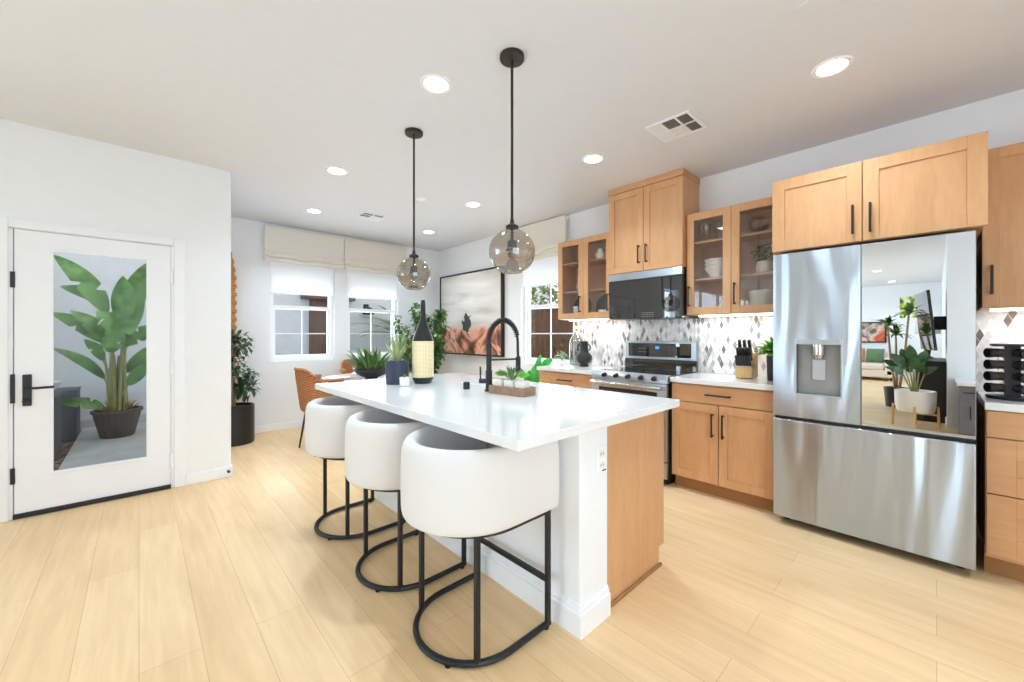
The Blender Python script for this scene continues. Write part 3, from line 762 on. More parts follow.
# ------------------------------------------------------------------ island
IX0, IX1, IY0, IY1 = 0.938, 2.185, 0.972, 3.11
ITOP = 0.92; IUND = 0.881
t = thing('kitchen_island', 'island with white stool-side wall and maple end panel', 'kitchen island', (1.7, 2.0, 0))
obj('stool_side_wall', box(mb(), 1.365, 1.573, 1.035, 3.02, 0, IUND - 0.0005), 'wall', t, bevel=0.006, smooth=0)
b_ = mb()
def mould(bm, x0, x1, y0, y1):
    for o_, z1 in ((0.018, 0.10), (0.011, 0.118), (0.005, 0.13)): box(bm, x0 - o_, x1 - 0.001, y0 - o_, y1, 0, z1)
mould(b_, 1.365, 1.573, 1.035, 3.02)
obj('baseboard', b_, 'trim', t, bevel=0.002, smooth=0)
b_ = mb(); box(b_, 1.5745, 2.135, 1.075, 1.885, 0.105, IUND - 0.0005); box(b_, 1.5745, 2.135, 2.475, 3.02, 0.105, IUND - 0.0005); box(b_, 1.5745, 2.135, 1.885, 2.475, 0.105, 0.70)
box(b_, 1.5745, 1.745, 1.885, 2.475, 0.70, IUND - 0.0005); box(b_, 2.115, 2.135, 1.885, 2.475, 0.70, IUND - 0.0005)
obj('cabinet_body', b_, 'wood', t, smooth=0)
b_ = mb(); box(b_, 1.5742, 2.158, 1.052, 1.074, 0.105, IUND - 0.0005); box(b_, 1.5742, 2.10, 1.052, 1.074, 0.0, 0.105)
obj('end_panel', b_, 'wood', t, bevel=0.001, smooth=0)
b_ = mb(); box(b_, 1.5742, 2.115, 1.040, 1.0515, 0.0, 0.018)
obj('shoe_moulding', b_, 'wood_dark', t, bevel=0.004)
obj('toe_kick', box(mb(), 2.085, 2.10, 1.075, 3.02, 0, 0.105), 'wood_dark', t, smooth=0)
for i in range(4):
    y0 = 1.077 + i * 0.486
    b = mb(); X = 2.157
    for a in ((y0 + .002, y0 + .062, .112, .878), (y0 + .422, y0 + .484, .112, .878)): box(b, X - 0.02, X, *a)
    box(b, X - 0.02, X, y0 + .062, y0 + .422, .112, .174); box(b, X - 0.02, X, y0 + .062, y0 + .422, .816, .878); box(b, X - 0.017, X - 0.009, y0 + .062, y0 + .422, .174, .816)
    obj('door', b, 'wood', t, smooth=0)
OX = 1.517
o_ = obj('outlet_plate', box(mb(), OX - 0.0375, OX + 0.0375, 1.029, 1.0345, 0.66, 0.78), 'trim', t, bevel=0.003, smooth=0, label='white outlet on the island end')
for z in (0.695, 0.745):
    obj('socket', box(mb(), OX - 0.02, OX + 0.021, 1.0275, 1.0292, z - 0.017, z + 0.017), 'ceramic', o_, bevel=0.002, smooth=0)
    for x in (OX - 0.008, OX + 0.009): obj('slot', box(mb(), x - 0.0015, x + 0.0015, 1.0265, 1.0280, z - 0.006, z + 0.006), 'black', o_, smooth=0)
obj('reset_tab', box(mb(), OX + 0.004, OX + 0.032, 1.0275, 1.0292, 0.665, 0.671), 'black', o_, smooth=0)

# countertop slab with a cut-out for the undermount basin
sx0, sx1, sy0, sy1 = 1.76, 2.10, 1.90, 2.46
bm = mb(); xs = [IX0, sx0, sx1, IX1]; ys = [IY0, sy0, sy1, IY1]
for i in range(3):
    for j in range(3):
        if (i, j) == (1, 1): continue
        pass
grid = {}
for k, z in enumerate((IUND, ITOP)):
    for i, x in enumerate(xs):
        for j, y in enumerate(ys): grid[(i, j, k)] = bm.verts.new((x, y, z))
for i in range(3):
    for j in range(3):
        if (i, j) == (1, 1): continue
        for k in (0, 1):
            q = [grid[(i, j, k)], grid[(i + 1, j, k)], grid[(i + 1, j + 1, k)], grid[(i, j + 1, k)]]
            bm.faces.new(q if k else q[::-1])
loop = [(0, 0), (1, 0), (2, 0), (3, 0), (3, 1), (3, 2), (3, 3), (2, 3), (1, 3), (0, 3), (0, 2), (0, 1)]
for a, b in zip(loop, loop[1:] + loop[:1]): bm.faces.new((grid[a + (0,)], grid[b + (0,)], grid[b + (1,)], grid[a + (1,)]))
hl = [(1, 1), (2, 1), (2, 2), (1, 2)]
for a, b in zip(hl, hl[1:] + hl[:1]): bm.faces.new((grid[b + (0,)], grid[a + (0,)], grid[a + (1,)], grid[b + (1,)]))
ct = thing('countertop', 'long white quartz countertop covering the island', 'countertop', (1.56, 2.04, IUND))
obj('quartz_slab', bm, 'quartz', ct, bevel=0.003, smooth=0)
b_ = mb(); e = 0.008
box(b_, sx0 - e, sx0, sy0 - e, sy1 + e, 0.72, IUND - 0.0002); box(b_, sx1, sx1 + e, sy0 - e, sy1 + e, 0.72, IUND - 0.0002); box(b_, sx0, sx1, sy0 - e, sy0, 0.72, IUND - 0.0002); box(b_, sx0, sx1, sy1, sy1 + e, 0.72, IUND - 0.0002); box(b_, sx0, sx1, sy0, sy1, 0.71, 0.72)
obj('sink_basin', b_, 'trim', ct, smooth=0, label='white undermount basin')

# ------------------------------------------------------------------ bar stools
def make_stool(c, label):
    t = thing('bar_stool', label, 'bar stool', (1.06, c, 0), 'white barrel stools along the island')
    R, xe = 0.275, 1.34; cx = 1.06
    path = []                                    # plan of the back: arm, half circle, arm
    for x in (xe, xe - 0.004, xe - 0.02, xe - 0.1, xe - 0.19): path.append((x, c - R, 0, -1))
    for i in range(19):
        a = -PI / 2 - PI * i / 18; path.append((cx + R * math.cos(a), c + R * math.sin(a), math.cos(a), math.sin(a)))
    for x in (xe - 0.19, xe - 0.1, xe - 0.02, xe - 0.004, xe): path.append((x, c + R, 0, 1))
    prof = [(-0.075, 0.525), (-0.03, 0.518), (0.0, 0.520), (0.010, 0.533), (0.014, 0.56), (0.015, 0.66), (0.014, 0.77), (0.008, 0.815), (-0.004, 0.835), (-0.024, 0.843), (-0.044, 0.837), (-0.056, 0.818), (-0.062, 0.77), (-0.066, 0.66), (-0.075, 0.60)]
    bm = mb(); rows = []
    n = len(path)
    for i, (x, y, nx, ny) in enumerate(path):
        rows.append([bm.verts.new((x + nx * d, y + ny * d, z)) for d, z in prof])
    for a, b in zip(rows, rows[1:]):
        for k in range(len(prof)): bm.faces.new((a[k], a[(k + 1) % len(prof)], b[(k + 1) % len(prof)], b[k]))
    bm.faces.new(rows[0]); bm.faces.new(rows[-1][::-1])
    obj('backrest', bm, 'white_fabric', t, smooth=60, subsurf=1)
    def dplan(r, x1):
        p = [(x1, c - r)]
        for i in range(17):
            a = -PI / 2 - PI * i / 16; p.append((cx + r * math.cos(a), c + r * math.sin(a)))
        return p + [(x1, c + r)]
    bm = prism(mb(), dplan(0.212, 1.335), 0.535, 0.645); obj('seat', bm, 'grey_seat', t, bevel=0.02, seg=3)
    bm = prism(mb(), dplan(0.22, 1.32), 0.519, 0.5345); obj('seat_base', bm, 'white_fabric', t, bevel=0.006)
    r = 0.0115; rr = 0.247; rx = 1.085
    def ring(z, x1):
        p = [(x1, c - rr, z), (x1 - 0.12, c - rr, z)]
        for i in range(21):
            a = -PI / 2 - PI * i / 20; p.append((rx + rr * math.cos(a), c + rr * math.sin(a), z))
        return p + [(x1 - 0.12, c + rr, z), (x1, c + rr, z)]
    obj('floor_ring', tube(mb(), ring(0.0165, 1.318), r + 0.0015, 8), 'black', t)
    obj('seat_ring', tube(mb(), ring(0.508, 1.318), r, 8), 'black', t)
    for x, y in ((1.308, c - rr), (1.308, c + rr), (0.948, c - math.sqrt(rr ** 2 - 0.137 ** 2)), (0.948, c + math.sqrt(rr ** 2 - 0.137 ** 2))):
        b = box(mb(), x - 0.0105, x + 0.0105, y - 0.0105, y + 0.0105, 0.012, 0.512); obj('leg', b, 'black', t, bevel=0.003)
    obj('footrest', box(mb(), 1.2975, 1.3185, c - rr, c + rr, 0.195, 0.216), 'black', t, bevel=0.003)
    for x, y in ((1.295, c - rr), (1.295, c + rr), (rx - rr * 0.866, c - rr * 0.5), (rx - rr * 0.866, c + rr * 0.5)):
        obj('glide', cyl(mb(), x, y, 0.0, 0.006, 0.013, 10), 'black', t)
    return t
st = make_stool(1.413, 'white barrel bar stool nearest the outlet end of the island')
dup(st, (1.06, 2.03, 0), 'white barrel bar stool in the middle of the row of three')
dup(st, (1.06, 2.715, 0), 'white barrel bar stool at the dining end of the island')

# ------------------------------------------------------------------ pendants and ceiling fittings
def make_pendant(x, y, label):
    t = thing('pendant_lamp', label, 'pendant lamp', (x, y, CEIL), 'smoked glass pendants over the island')
    obj('ceiling_canopy', lathe(mb(), [(0.062, CEIL - 0.022), (0.065, CEIL - 0.018), (0.065, CEIL - 0.0005)], x, y, 32), 'bronze', t)
    obj('cord', tube(mb(), [(x, y, CEIL - 0.02), (x, y, 1.86)], 0.0075, 10), 'bronze', t)
    prof = []
    R, zc = 0.122, 1.716
    for i in range(22):
        a = math.radians(76 - i * (76 + 58) / 21); prof.append((R * math.cos(a), zc + 0.120 * math.sin(a)))
    # the foot is pushed up into a smooth dimple
    prof += [(0.052, 1.607), (0.044, 1.612), (0.040, 1.622), (0.038, 1.640), (0.030, 1.662), (0.016, 1.676), (0.0, 1.680)]
    obj('glass_shade', lathe(mb(), prof, x, y, 48, cap=False), 'smoke', t, smooth=180, label='smoked glass globe with a dimpled foot')
    b = lathe(mb(), [(0.034, 1.838), (0.034, 1.852), (0.012, 1.866), (0.009, 1.89)], x, y, 24)
    obj('shade_cap', b, 'bronze', t)
    so_ = obj('socket', lathe(mb(), [(0.008, 1.840), (0.008, 1.775), (0.024, 1.772), (0.026, 1.735), (0.03, 1.730), (0.03, 1.722)], x, y, 20), 'bronze', t)
    obj('bulb', lathe(mb(), [(0.013, 1.722), (0.016, 1.715), (0.024, 1.702), (0.022, 1.690), (0.010, 1.684), (0.0, 1.683)], x, y, 20), 'bulb', t, smooth=180)
    return t
pd = make_pendant(1.437, 1.533, 'smoked glass globe pendant nearer the viewer, above the succulent box')
dup(pd, (1.455, 2.592, CEIL), 'smoked glass globe pendant farther off, above the bottle lantern')

LIGHTS = [(1.272, 2.009, 'round recessed ceiling light left of the near pendant cord'),
          (2.779, 0.393, 'round recessed ceiling light above the fridge front'),
          (2.775, 1.968, 'round recessed ceiling light in front of the tall microwave cabinet'),
          (1.299, 3.687, 'round recessed ceiling light left of the far pendant canopy'),
          (1.52, 5.068, 'round recessed ceiling light nearest the left nook window'),
          (2.756, 3.585, 'round recessed ceiling light between the two pendant cords'),
          (3.035, 4.978, 'round recessed ceiling light near the nook corner'),
          (1.25, 0.34, 'added fill light in the ceiling above the viewer, outside the picture'),  # unseen light added to brighten the floor near the camera
          (2.78, -1.15, 'added fill light in the ceiling over the right drawers, outside the picture'),  # also added out of view, to lift the right side
          (-6.15, 0.943, 'round recessed living room light, nearer of two in the fridge mirror'),
          (-8.9, 0.85, 'round recessed living room light, farther of two in the fridge mirror')]
def make_light(x, y, label):
    t = thing('ceiling_light', label, 'ceiling light', (x, y, CEIL), 'round recessed ceiling lights')
    obj('trim_ring', lathe(mb(), [(0.068, CEIL - 0.004), (0.085, CEIL - 0.007), (0.092, CEIL - 0.0005)], x, y, 32, cap=False), 'trim', t)
    obj('diffuser', lathe(mb(), [(0.0, CEIL - 0.0035), (0.068, CEIL - 0.0035), (0.068, CEIL - 0.0005)], x, y, 32, cap=False), 'lens', t, smooth=0, label='lit diffuser')
    return t
for i, (x, y, lb) in enumerate(LIGHTS):
    if i == 0: l0 = make_light(x, y, lb)
    else: dup(l0, (x, y, CEIL), lb)
    area('downlight', (x, y, CEIL - 0.012), (0, 0, 0), 0.13, 0.13, 7.0 if i == 1 else (3.0 if i == 7 else 7.5 if i == 8 else 8.5), (0.74, 0.89, 1.0), 'DISK', math.radians(125))

def vent(x, y, lx, ly, label):
    t = thing('ceiling_vent', label, 'air vent', (x, y, CEIL), 'square white ceiling vents')
    z = CEIL - 0.008; b = mb()
    x0, x1, y0, y1 = x - lx / 2, x + lx / 2, y - ly / 2, y + ly / 2; f = 0.022
    box(b, x0, x0 + f, y0, y1, z, CEIL - 0.0005); box(b, x1 - f, x1, y0, y1, z, CEIL - 0.0005); box(b, x0 + f, x1 - f, y0, y0 + f, z, CEIL - 0.0005); box(b, x0 + f, x1 - f, y1 - f, y1, z, CEIL - 0.0005)
    for k in (1 / 3, 2 / 3): box(b, x0 + f, x1 - f, y0 + ly * k - 0.006, y0 + ly * k + 0.006, z, CEIL - 0.0005)
    box(b, x - 0.006, x + 0.006, y0 + f, y1 - f, z, CEIL - 0.0005)
    obj('frame', b, 'trim', t, smooth=0)
    obj('duct_back', box(mb(), x0 + f, x1 - f, y0 + f, y1 - f, CEIL - 0.002, CEIL - 0.0006), 'blacksat', t, smooth=0)
    n = 6
    for q, (qx0, qx1) in enumerate(((x0 + f, x - 0.006), (x + 0.006, x1 - f))):
        for k in range(3):
            b = mb(); qy0 = y0 + ly * k / 3 + (f if k == 0 else 0.006); qy1 = y0 + ly * (k + 1) / 3 - (f if k == 2 else 0.006)
            open_ = (q == 0 and k < 2) or (q == 1 and k == 0)
            for s in range(n):
                w = (qy1 - qy0) / n
                box(b, qx0, qx1, qy0 + s * w + 0.001, qy0 + (s + (0.4 if open_ else 0.9)) * w, z + 0.002, z + 0.0045)
            obj('louvre_panel', b, 'ventgrey' if open_ else 'trim', t, smooth=0)
vent(2.775, 1.262, 0.31, 0.31, 'square white ceiling vent nearer the fridge')
vent(2.10, 4.82, 0.30, 0.30, 'square white ceiling vent above the dining table')
single('smoke_detector', lathe(mb(), [(0.05, CEIL - 0.006), (0.055, CEIL - 0.0005)], 2.233, 3.825, 24), 'trim', 'small white ceiling disc between the pendants', 'smoke detector', (2.233, 3.825, CEIL - 0.006))
single('ceiling_speaker', lathe(mb(), [(0.0, CEIL - 0.004), (0.085, CEIL - 0.004), (0.088, CEIL - 0.0005)], 2.234, 0.377, 32, cap=False), 'ceiling', 'round white flush ceiling disc at the top edge near the fridge light', 'ceiling disc', (2.234, 0.377, CEIL - 0.004))

# ------------------------------------------------------------------ things on the island
# faucet with a spring neck
fx, fy = 1.622, 1.945
t = thing('faucet', 'tall matte black spring-neck kitchen faucet', 'faucet', (fx, fy, 0.92))
obj('body', lathe(mb(), [(0.028, 0.9205), (0.028, 0.93), (0.021, 0.935), (0.021, 1.05), (0.017, 1.055), (0.017, 1.225)], fx, fy, 20), 'black', t)
def arc(r0, zt, n=20): return [(fx + r0 * (1 - math.cos(PI * i / n)), fy - 0.22 * r0 * (1 - math.cos(PI * i / n)), 1.225 + zt * math.sin(PI * i / n)) for i in range(n + 1)]
R0 = 0.105; pts = arc(R0, 0.148)
ex, ey = pts[-1][0], pts[-1][1]
obj('hose', tube(mb(), pts + [(ex, ey, 1.18), (ex + 0.004, ey, 1.13)], 0.0085, 10), 'black', t)
b = mb(); turns = 30; sp = []
for i in range(turns * 8):
    u = i / (turns * 8 - 1) * (len(pts) - 3); k = int(u); p = Vector(pts[k]).lerp(Vector(pts[k + 1]), u - k)
    tg = (Vector(pts[k + 1]) - Vector(pts[k])).normalized(); sd = Vector((0.22, 1, 0)).normalized(); nn = tg.cross(sd)
    a = 2 * PI * i / 8; sp.append(p + (sd * math.cos(a) + nn * math.sin(a)) * 0.0155)
obj('spring', tube(b, sp, 0.0036, 5), 'black', t)
obj('spray_head', lathe(mb(), [(0.019, 1.035), (0.021, 1.04), (0.017, 1.055), (0.016, 1.13), (0.011, 1.136)], ex + 0.004, ey, 20), 'black', t)
obj('holder_arm', tube(mb(), [(fx, fy, 1.118), (ex, ey, 1.118)], 0.006, 8), 'black', t)
h = mb(); tube(h, [(fx, fy, 0.985), (fx - 0.042, fy + 0.045, 0.985)], 0.016, 14); tube(h, [(fx - 0.036, fy + 0.038, 0.98), (fx - 0.038, fy + 0.04, 1.075)], 0.0055, 8)
obj('lever', h, 'black', t)
# air switch cylinder
single('soap_dispenser', lathe(mb(), [(0.022, 0.9205), (0.022, 0.964), (0.019, 0.968)], 1.578, 2.122, 20), 'black', 'small matte black cylinder on the island left of the faucet', 'soap dispenser cap', (1.578, 2.122, 0.9205))

# bottle lantern
bx_, by_ = 1.538, 2.606
t = thing('bottle_lantern', 'tall black bottle vase with a woven straw body on the island', 'vase', (bx_, by_, 0.92))
obj('woven_body', lathe(mb(), [(0.074, 0.965), (0.078, 0.97), (0.078, 1.228), (0.074, 1.233)], bx_, by_, 40), 'straw', t, label='pale woven straw band')
obj('base', lathe(mb(), [(0.058, 0.9205), (0.062, 0.925), (0.077, 0.952), (0.077, 0.966)], bx_, by_, 36), 'black_ceramic', t)
obj('neck', lathe(mb(), [(0.077, 1.232), (0.070, 1.26), (0.045, 1.325), (0.026, 1.375), (0.020, 1.41), (0.017, 1.51), (0.014, 1.535), (0.011, 1.535), (0.013, 1.41)], bx_, by_, 36, cap=False), 'black_ceramic', t, smooth=60)

# navy pot with aloe
px_, py_ = 1.386, 2.712
t = thing('potted_aloe', 'spiky pale green plant in a navy pot beside the bottle lantern', 'potted plant', (px_, py_, 0.92))
obj('pot', lathe(mb(), [(0.078, 0.9205), (0.082, 0.925), (0.084, 1.082), (0.081, 1.085), (0.076, 1.08), (0.074, 1.05), (0.0, 1.05)], px_, py_, 36), 'navy', t, label='navy blue pot')
obj('soil', lathe(mb(), [(0.074, 1.06), (0.05, 1.073), (0.0, 1.078)], px_, py_, 24), 'soil', t)
b = mb()
for i in range(24):
    a = random.uniform(0, 2 * PI); L = random.uniform(0.14, 0.27); e = random.uniform(0.05, 0.75)
    p0 = Vector((px_ + 0.02 * math.cos(a), py_ + 0.02 * math.sin(a), 1.07)); p1 = p0 + Vector((math.cos(a) * L * math.sin(e), math.sin(a) * L * math.sin(e), L * math.cos(e)))
    leaf(b, p0, p1, 0.024, 0.012, 6, 0.4)
obj('leaves', b, 'leaf_pale', t, smooth=60)
wx, wy = 1.356, 2.546
t = thing('potted_succulent', 'tiny green succulent in a white pot in front of the navy pot', 'potted plant', (wx, wy, 0.92))
obj('pot', lathe(mb(), [(0.028, 0.9205), (0.033, 0.924), (0.036, 0.98), (0.033, 0.982), (0.031, 0.973), (0.0, 0.973)], wx, wy, 28), 'ceramic', t)
b = mb()
for i in range(16):
    a = i * 2.4; e = 0.35 + 0.06 * (i % 6); L = 0.028 + 0.003 * (i % 4)
    p0 = Vector((wx, wy, 0.975)); p1 = p0 + Vector((math.cos(a) * L * math.sin(e), math.sin(a) * L * math.sin(e), L * math.cos(e)))
    leaf(b, p0, p1, 0.018, 0.003, 4, 0.3)
obj('leaves', b, 'leaf', t, smooth=60)

# succulent box: wooden trough + three white pots with succulents
A = math.atan2(1.625 - 1.80, 1.505 - 1.515)
ax, ay = 1.505, 1.80; dx, dy = 0.02, -0.20
U = Vector((0.035, -0.26, 0)); U.normalize(); V = Vector((-U.y, U.x, 0))
o0 = Vector((1.566, 1.880, 0.9205))
def tr(u, v, z): return o0 + U * u + V * v + Vector((0, 0, z))
def obox(bm, u0, u1, v0, v1, z0, z1):
    vs = [bm.verts.new(tr(u, v, z)) for z in (z0, z1) for v in (v0, v1) for u in (u0, u1)]
    for f in ((0, 2, 3, 1), (4, 5, 7, 6), (0, 1, 5, 4), (2, 6, 7, 3), (0, 4, 6, 2), (1, 3, 7, 5)): bm.faces.new([vs[i] for i in f])
    return bm
LB, WB, HB = 0.272, 0.115, 0.05
t = thing('wooden_trough', 'weathered wooden trough holding succulent pots beside the faucet', 'planter box', tuple(tr(LB / 2, WB / 2, 0)))
b = mb(); obox(b, 0, LB, 0, 0.010, 0, HB); obox(b, 0, LB, WB - 0.010, WB, 0, HB); obox(b, 0, 0.010, 0.010, WB - 0.010, 0, HB); obox(b, LB - 0.010, LB, 0.010, WB - 0.010, 0, HB)
obj('sides', b, 'woodbox', t, bevel=0.0015, smooth=0)
obj('bottom', obox(mb(), 0.010, LB - 0.010, 0.010, WB - 0.010, 0, 0.008), 'woodbox', t, smooth=0)
SUC = [('leaf_lt', 'plump rosette succulent in the trough nearest the faucet', 0.050), ('leaf', 'spiky tall succulent in the middle of the trough', 0.135), ('leaf', 'yellow-green succulent in the trough farthest from the faucet', 0.218)]
for i, (mt, lb, u) in enumerate(SUC):
    c = tr(u, WB / 2, 0); base = c.z + 0.0085
    s = thing('succulent_pot', lb, 'potted plant', (c.x, c.y, base), 'succulents in the wooden trough')
    b = mb(); r = 0.0345
    hh = 0.078
    vs = []
    obox(b, u - r, u + r, WB / 2 - r, WB / 2 + r, 0.0085, 0.0085 + hh)
    obj('pot', b, 'ceramic_tex', s, bevel=0.005, smooth=0)
    b = mb(); top = base + hh
    nL = 46 if i != 1 else 22
    for k in range(nL):
        a = k * 2.399; f = (k + 0.5) / nL
        if i == 1: L = random.uniform(0.085, 0.125); e = 0.1 + 0.95 * f; w = 0.017
        else: L = 0.045 - 0.008 * f; e = 0.08 + 0.95 * f; w = 0.018
        p0 = Vector((c.x + math.cos(a) * (0.024 * f), c.y + math.sin(a) * (0.024 * f), top + (0.018 if i != 1 else 0.0)))
        p1 = p0 + Vector((math.cos(a) * L * math.sin(e), math.sin(a) * L * math.sin(e), L * math.cos(e) * 0.85))
        leaf(b, p0, p1, w, 0.004, 5, 0.35)
    obj('leaves', b, mt if i != 2 else 'leaf_lt', s, smooth=60)

# ------------------------------------------------------------------ things on the worktops
# left worktop
lx, ly = 3.74, 2.885
t = thing('glass_bottle', 'tall clear textured glass bottle behind the black vase', 'bottle', (lx, ly, 0.925))
obj('bottle', lathe(mb(), [(0.0, 0.926), (0.075, 0.926), (0.08, 0.94), (0.08, 1.16), (0.072, 1.21), (0.045, 1.265), (0.022, 1.295), (0.018, 1.335)], lx, ly, 28, cap=False), 'bottleglass', t, smooth=60, thick=0.003)
obj('stopper', lathe(mb(), [(0.016, 1.32), (0.018, 1.337), (0.024, 1.342), (0.024, 1.368), (0.02, 1.372)], lx, ly, 20), 'pine', t)
vx, vy = 3.6, 2.673
t = thing('black_vase', 'black double-handled vase on the worktop left of the range', 'vase', (vx, vy, 0.925))
obj('body', lathe(mb(), [(0.050, 0.9255), (0.052, 0.945), (0.046, 0.955), (0.075, 0.975), (0.092, 1.01), (0.090, 1.045), (0.062, 1.078), (0.046, 1.09), (0.044, 1.20), (0.047, 1.205), (0.041, 1.203), (0.040, 1.09)], vx, vy, 36, cap=False), 'black_ceramic', t, smooth=60)
for s in (-1, 1):
    p = [(vx, vy + s * (0.042 + 0.044 * math.sin(PI * i / 12)), 1.185 - 0.095 * i / 12) for i in range(13)]
    obj('handle', tube(mb(), p, 0.0065, 8), 'black_ceramic', t)
qx, qy = 3.58, 2.985
t = thing('potted_plant', 'small leafy plant in a white pot at the end of the left worktop', 'potted plant', (qx, qy, 0.925))
obj('pot', lathe(mb(), [(0.040, 0.9255), (0.042, 0.93), (0.048, 1.0), (0.045, 1.0), (0.04, 0.985), (0.0, 0.985)], qx, qy, 24), 'ceramic', t)
def bush(bm, c, r, n, L, w, sq=(1, 1, 1), xmin=-1e9):
    for _ in range(n):
        while True:
            p = rv(1)
            if p.length < 1: break
        q = Vector((c[0] + p.x * r * sq[0], c[1] + p.y * r * sq[1], c[2] + p.z * r * sq[2]))
        d = (p * 0.8 + rv(0.8)); d.normalize()
        e = q + d * L * random.uniform(0.7, 1.2)
        if min(q.x, e.x) < xmin: continue
        leaf(bm, q, e, w * random.uniform(0.7, 1.15), 0.006, 4, 0.25, tip=L * 0.2)
b = mb(); bush(b, (qx, qy, 1.035), 0.065, 60, 0.042, 0.022, (1, 1.1, 0.7)); obj('leaves', b, 'leaf_pale', t, smooth=60)
# right worktop: knife block, knives, plant
kx, ky = 3.60, 1.062
t = thing('knife_block', 'pale wooden knife block on the worktop beside the fridge', 'knife block', (kx, ky, 0.925))
bm = mb()
v = [(kx - 0.05, 0.931), (kx - 0.05, 1.03), (kx + 0.03, 1.13), (kx + 0.10, 1.13), (kx + 0.10, 0.931)]
a = [bm.verts.new((x, ky - 0.062, z)) for x, z in v]; c = [bm.verts.new((x, ky + 0.062, z)) for x, z in v]
bm.faces.new(a); bm.faces.new(c[::-1])
for i in range(5): bm.faces.new((a[i], c[i], c[(i + 1) % 5], a[(i + 1) % 5]))
obj('block', bm, 'pine', t, bevel=0.004, smooth=0)
for x in (kx - 0.035, kx + 0.085):
    for y in (ky - 0.05, ky + 0.05): obj('foot', cyl(mb(), x, y, 0.9255, 0.932, 0.006, 10), 'black', t)
kn_d = Vector((-0.36, 0, 0.93)).normalized()
KN = [(-0.046 + i * 0.0184, 0) for i in range(6)] + [(-0.044 + i * 0.022, 1) for i in range(5)] + [(-0.036 + i * 0.036, 2) for i in range(3)]
ordn = ['first', 'second', 'third', 'fourth', 'fifth', 'sixth']
def knife(yo, row, label):
    p0 = Vector((kx - 0.047 + 0.03 * row, ky + yo, 1.022 + 0.042 * row)) + kn_d * 0.004
    L = 0.092 + 0.022 * row
    s = thing('knife', label, 'knife', tuple(p0), 'knives in the block')
    b = mb(); sd = Vector((0, 1, 0)); nn = kn_d.cross(sd)
    def ob(u0, u1, hw, hn):
        vs = [b.verts.new(p0 + kn_d * u + sd * y + nn * n_) for u in (u0, u1) for y in (-hw, hw) for n_ in (-hn, hn)]
        for f in ((0, 2, 3, 1), (4, 5, 7, 6), (0, 1, 5, 4), (2, 6, 7, 3), (0, 4, 6, 2), (1, 3, 7, 5)): b.faces.new([vs[i] for i in f])
    ob(0.006, L, 0.0082 + 0.001 * row, 0.013)
    obj('handle', b, 'blacksat', s, bevel=0.003, smooth=0)
    b = mb(); ob(0.0, 0.0065, 0.007, 0.010); obj('bolster', b, 'steel', s, smooth=0)
for yo, row in KN:
    k = [q for q in KN if q[1] == row]; i = len(k) - 1 - k.index((yo, row))
    knife(yo, row, 'black-handled knife, %s from the left in the %s row of the block' % (ordn[i], ['lower', 'middle', 'top'][row]))
gx, gy = 3.56, 0.848
t = thing('potted_plant', 'bright green leafy plant in a black pot beside the fridge', 'potted plant', (gx, gy, 0.925))
obj('pot', lathe(mb(), [(0.048, 0.9255), (0.050, 0.93), (0.056, 1.12), (0.053, 1.12), (0.05, 1.10), (0.0, 1.10)], gx, gy, 28), 'black_ceramic', t)
b = mb()
for i in range(60):
    a = random.uniform(0, 2 * PI); e = random.uniform(0.1, 1.35); L = random.uniform(0.11, 0.2)
    a = a if math.sin(a) > -0.25 else -a; p0 = Vector((gx + random.uniform(-.02, .02), gy + random.uniform(-.02, .02), 1.11)); p1 = p0 + Vector((math.cos(a) * L * math.sin(e), math.sin(a) * L * math.sin(e), L * math.cos(e)))
    leaf(b, p0, p1, 0.08, 0.02, 6, 0.25, tip=0.03)
obj('leaves', b, 'leaf_lt', t, smooth=60)

# spice rack on the right worktop
rx, ry = 3.50, -0.284
t = thing('spice_rack', 'black revolving spice rack on the worktop right of the fridge', 'spice rack', (rx, ry, 0.925))
obj('base_plate', lathe(mb(), [(0.092, 0.9255), (0.095, 0.93), (0.095, 0.942), (0.03, 0.945)], rx, ry, 32), 'black', t)
b = mb(); box(b, rx - 0.028, rx + 0.028, ry - 0.028, ry + 0.028, 0.944, 1.215)
obj('column', b, 'blacksat', t, smooth=0)
obj('top_plate', box(mb(), rx - 0.075, rx + 0.075, ry - 0.075, ry + 0.075, 1.215, 1.228), 'black', t, bevel=0.003)
b = mb()
for zz in range(4):
    z = 0.958 + zz * 0.064
    for s in (-1, 1):
        box(b, rx - 0.075, rx + 0.075, ry + s * 0.03 - 0.001, ry + s * 0.03 + 0.001, z, z + 0.006)
obj('shelf_rail', b, 'black', t, smooth=0)
hts = ['topmost', 'second from top', 'third from top', 'lowest']
side_names = ['in the rack column by the fridge', 'in the rack column facing the room']
for si, (ddx, ddy) in enumerate(((0, 1), (-1, 0))):
    for zz in range(4):
        z = 0.986 + zz * 0.064; dv = Vector((ddx, ddy, 0)); dv = Matrix.Rotation(0.5, 3, 'Z') @ dv if si == 0 else Matrix.Rotation(0.45, 3, 'Z') @ dv
        cc = Vector((rx, ry, z)) + dv * 0.0425
        s = thing('spice_jar', 'black-lidded spice jar, %s %s' % (hts[3 - zz], side_names[si]), 'spice jar', tuple(cc), 'spice jars in the revolving rack')
        obj('jar', tube(mb(), [cc, cc + dv * 0.042], 0.0245, 16), 'spice', s)
        obj('lid', tube(mb(), [cc + dv * 0.042, cc + dv * 0.062], 0.0265, 18), 'blacksat', s, label='black lid')

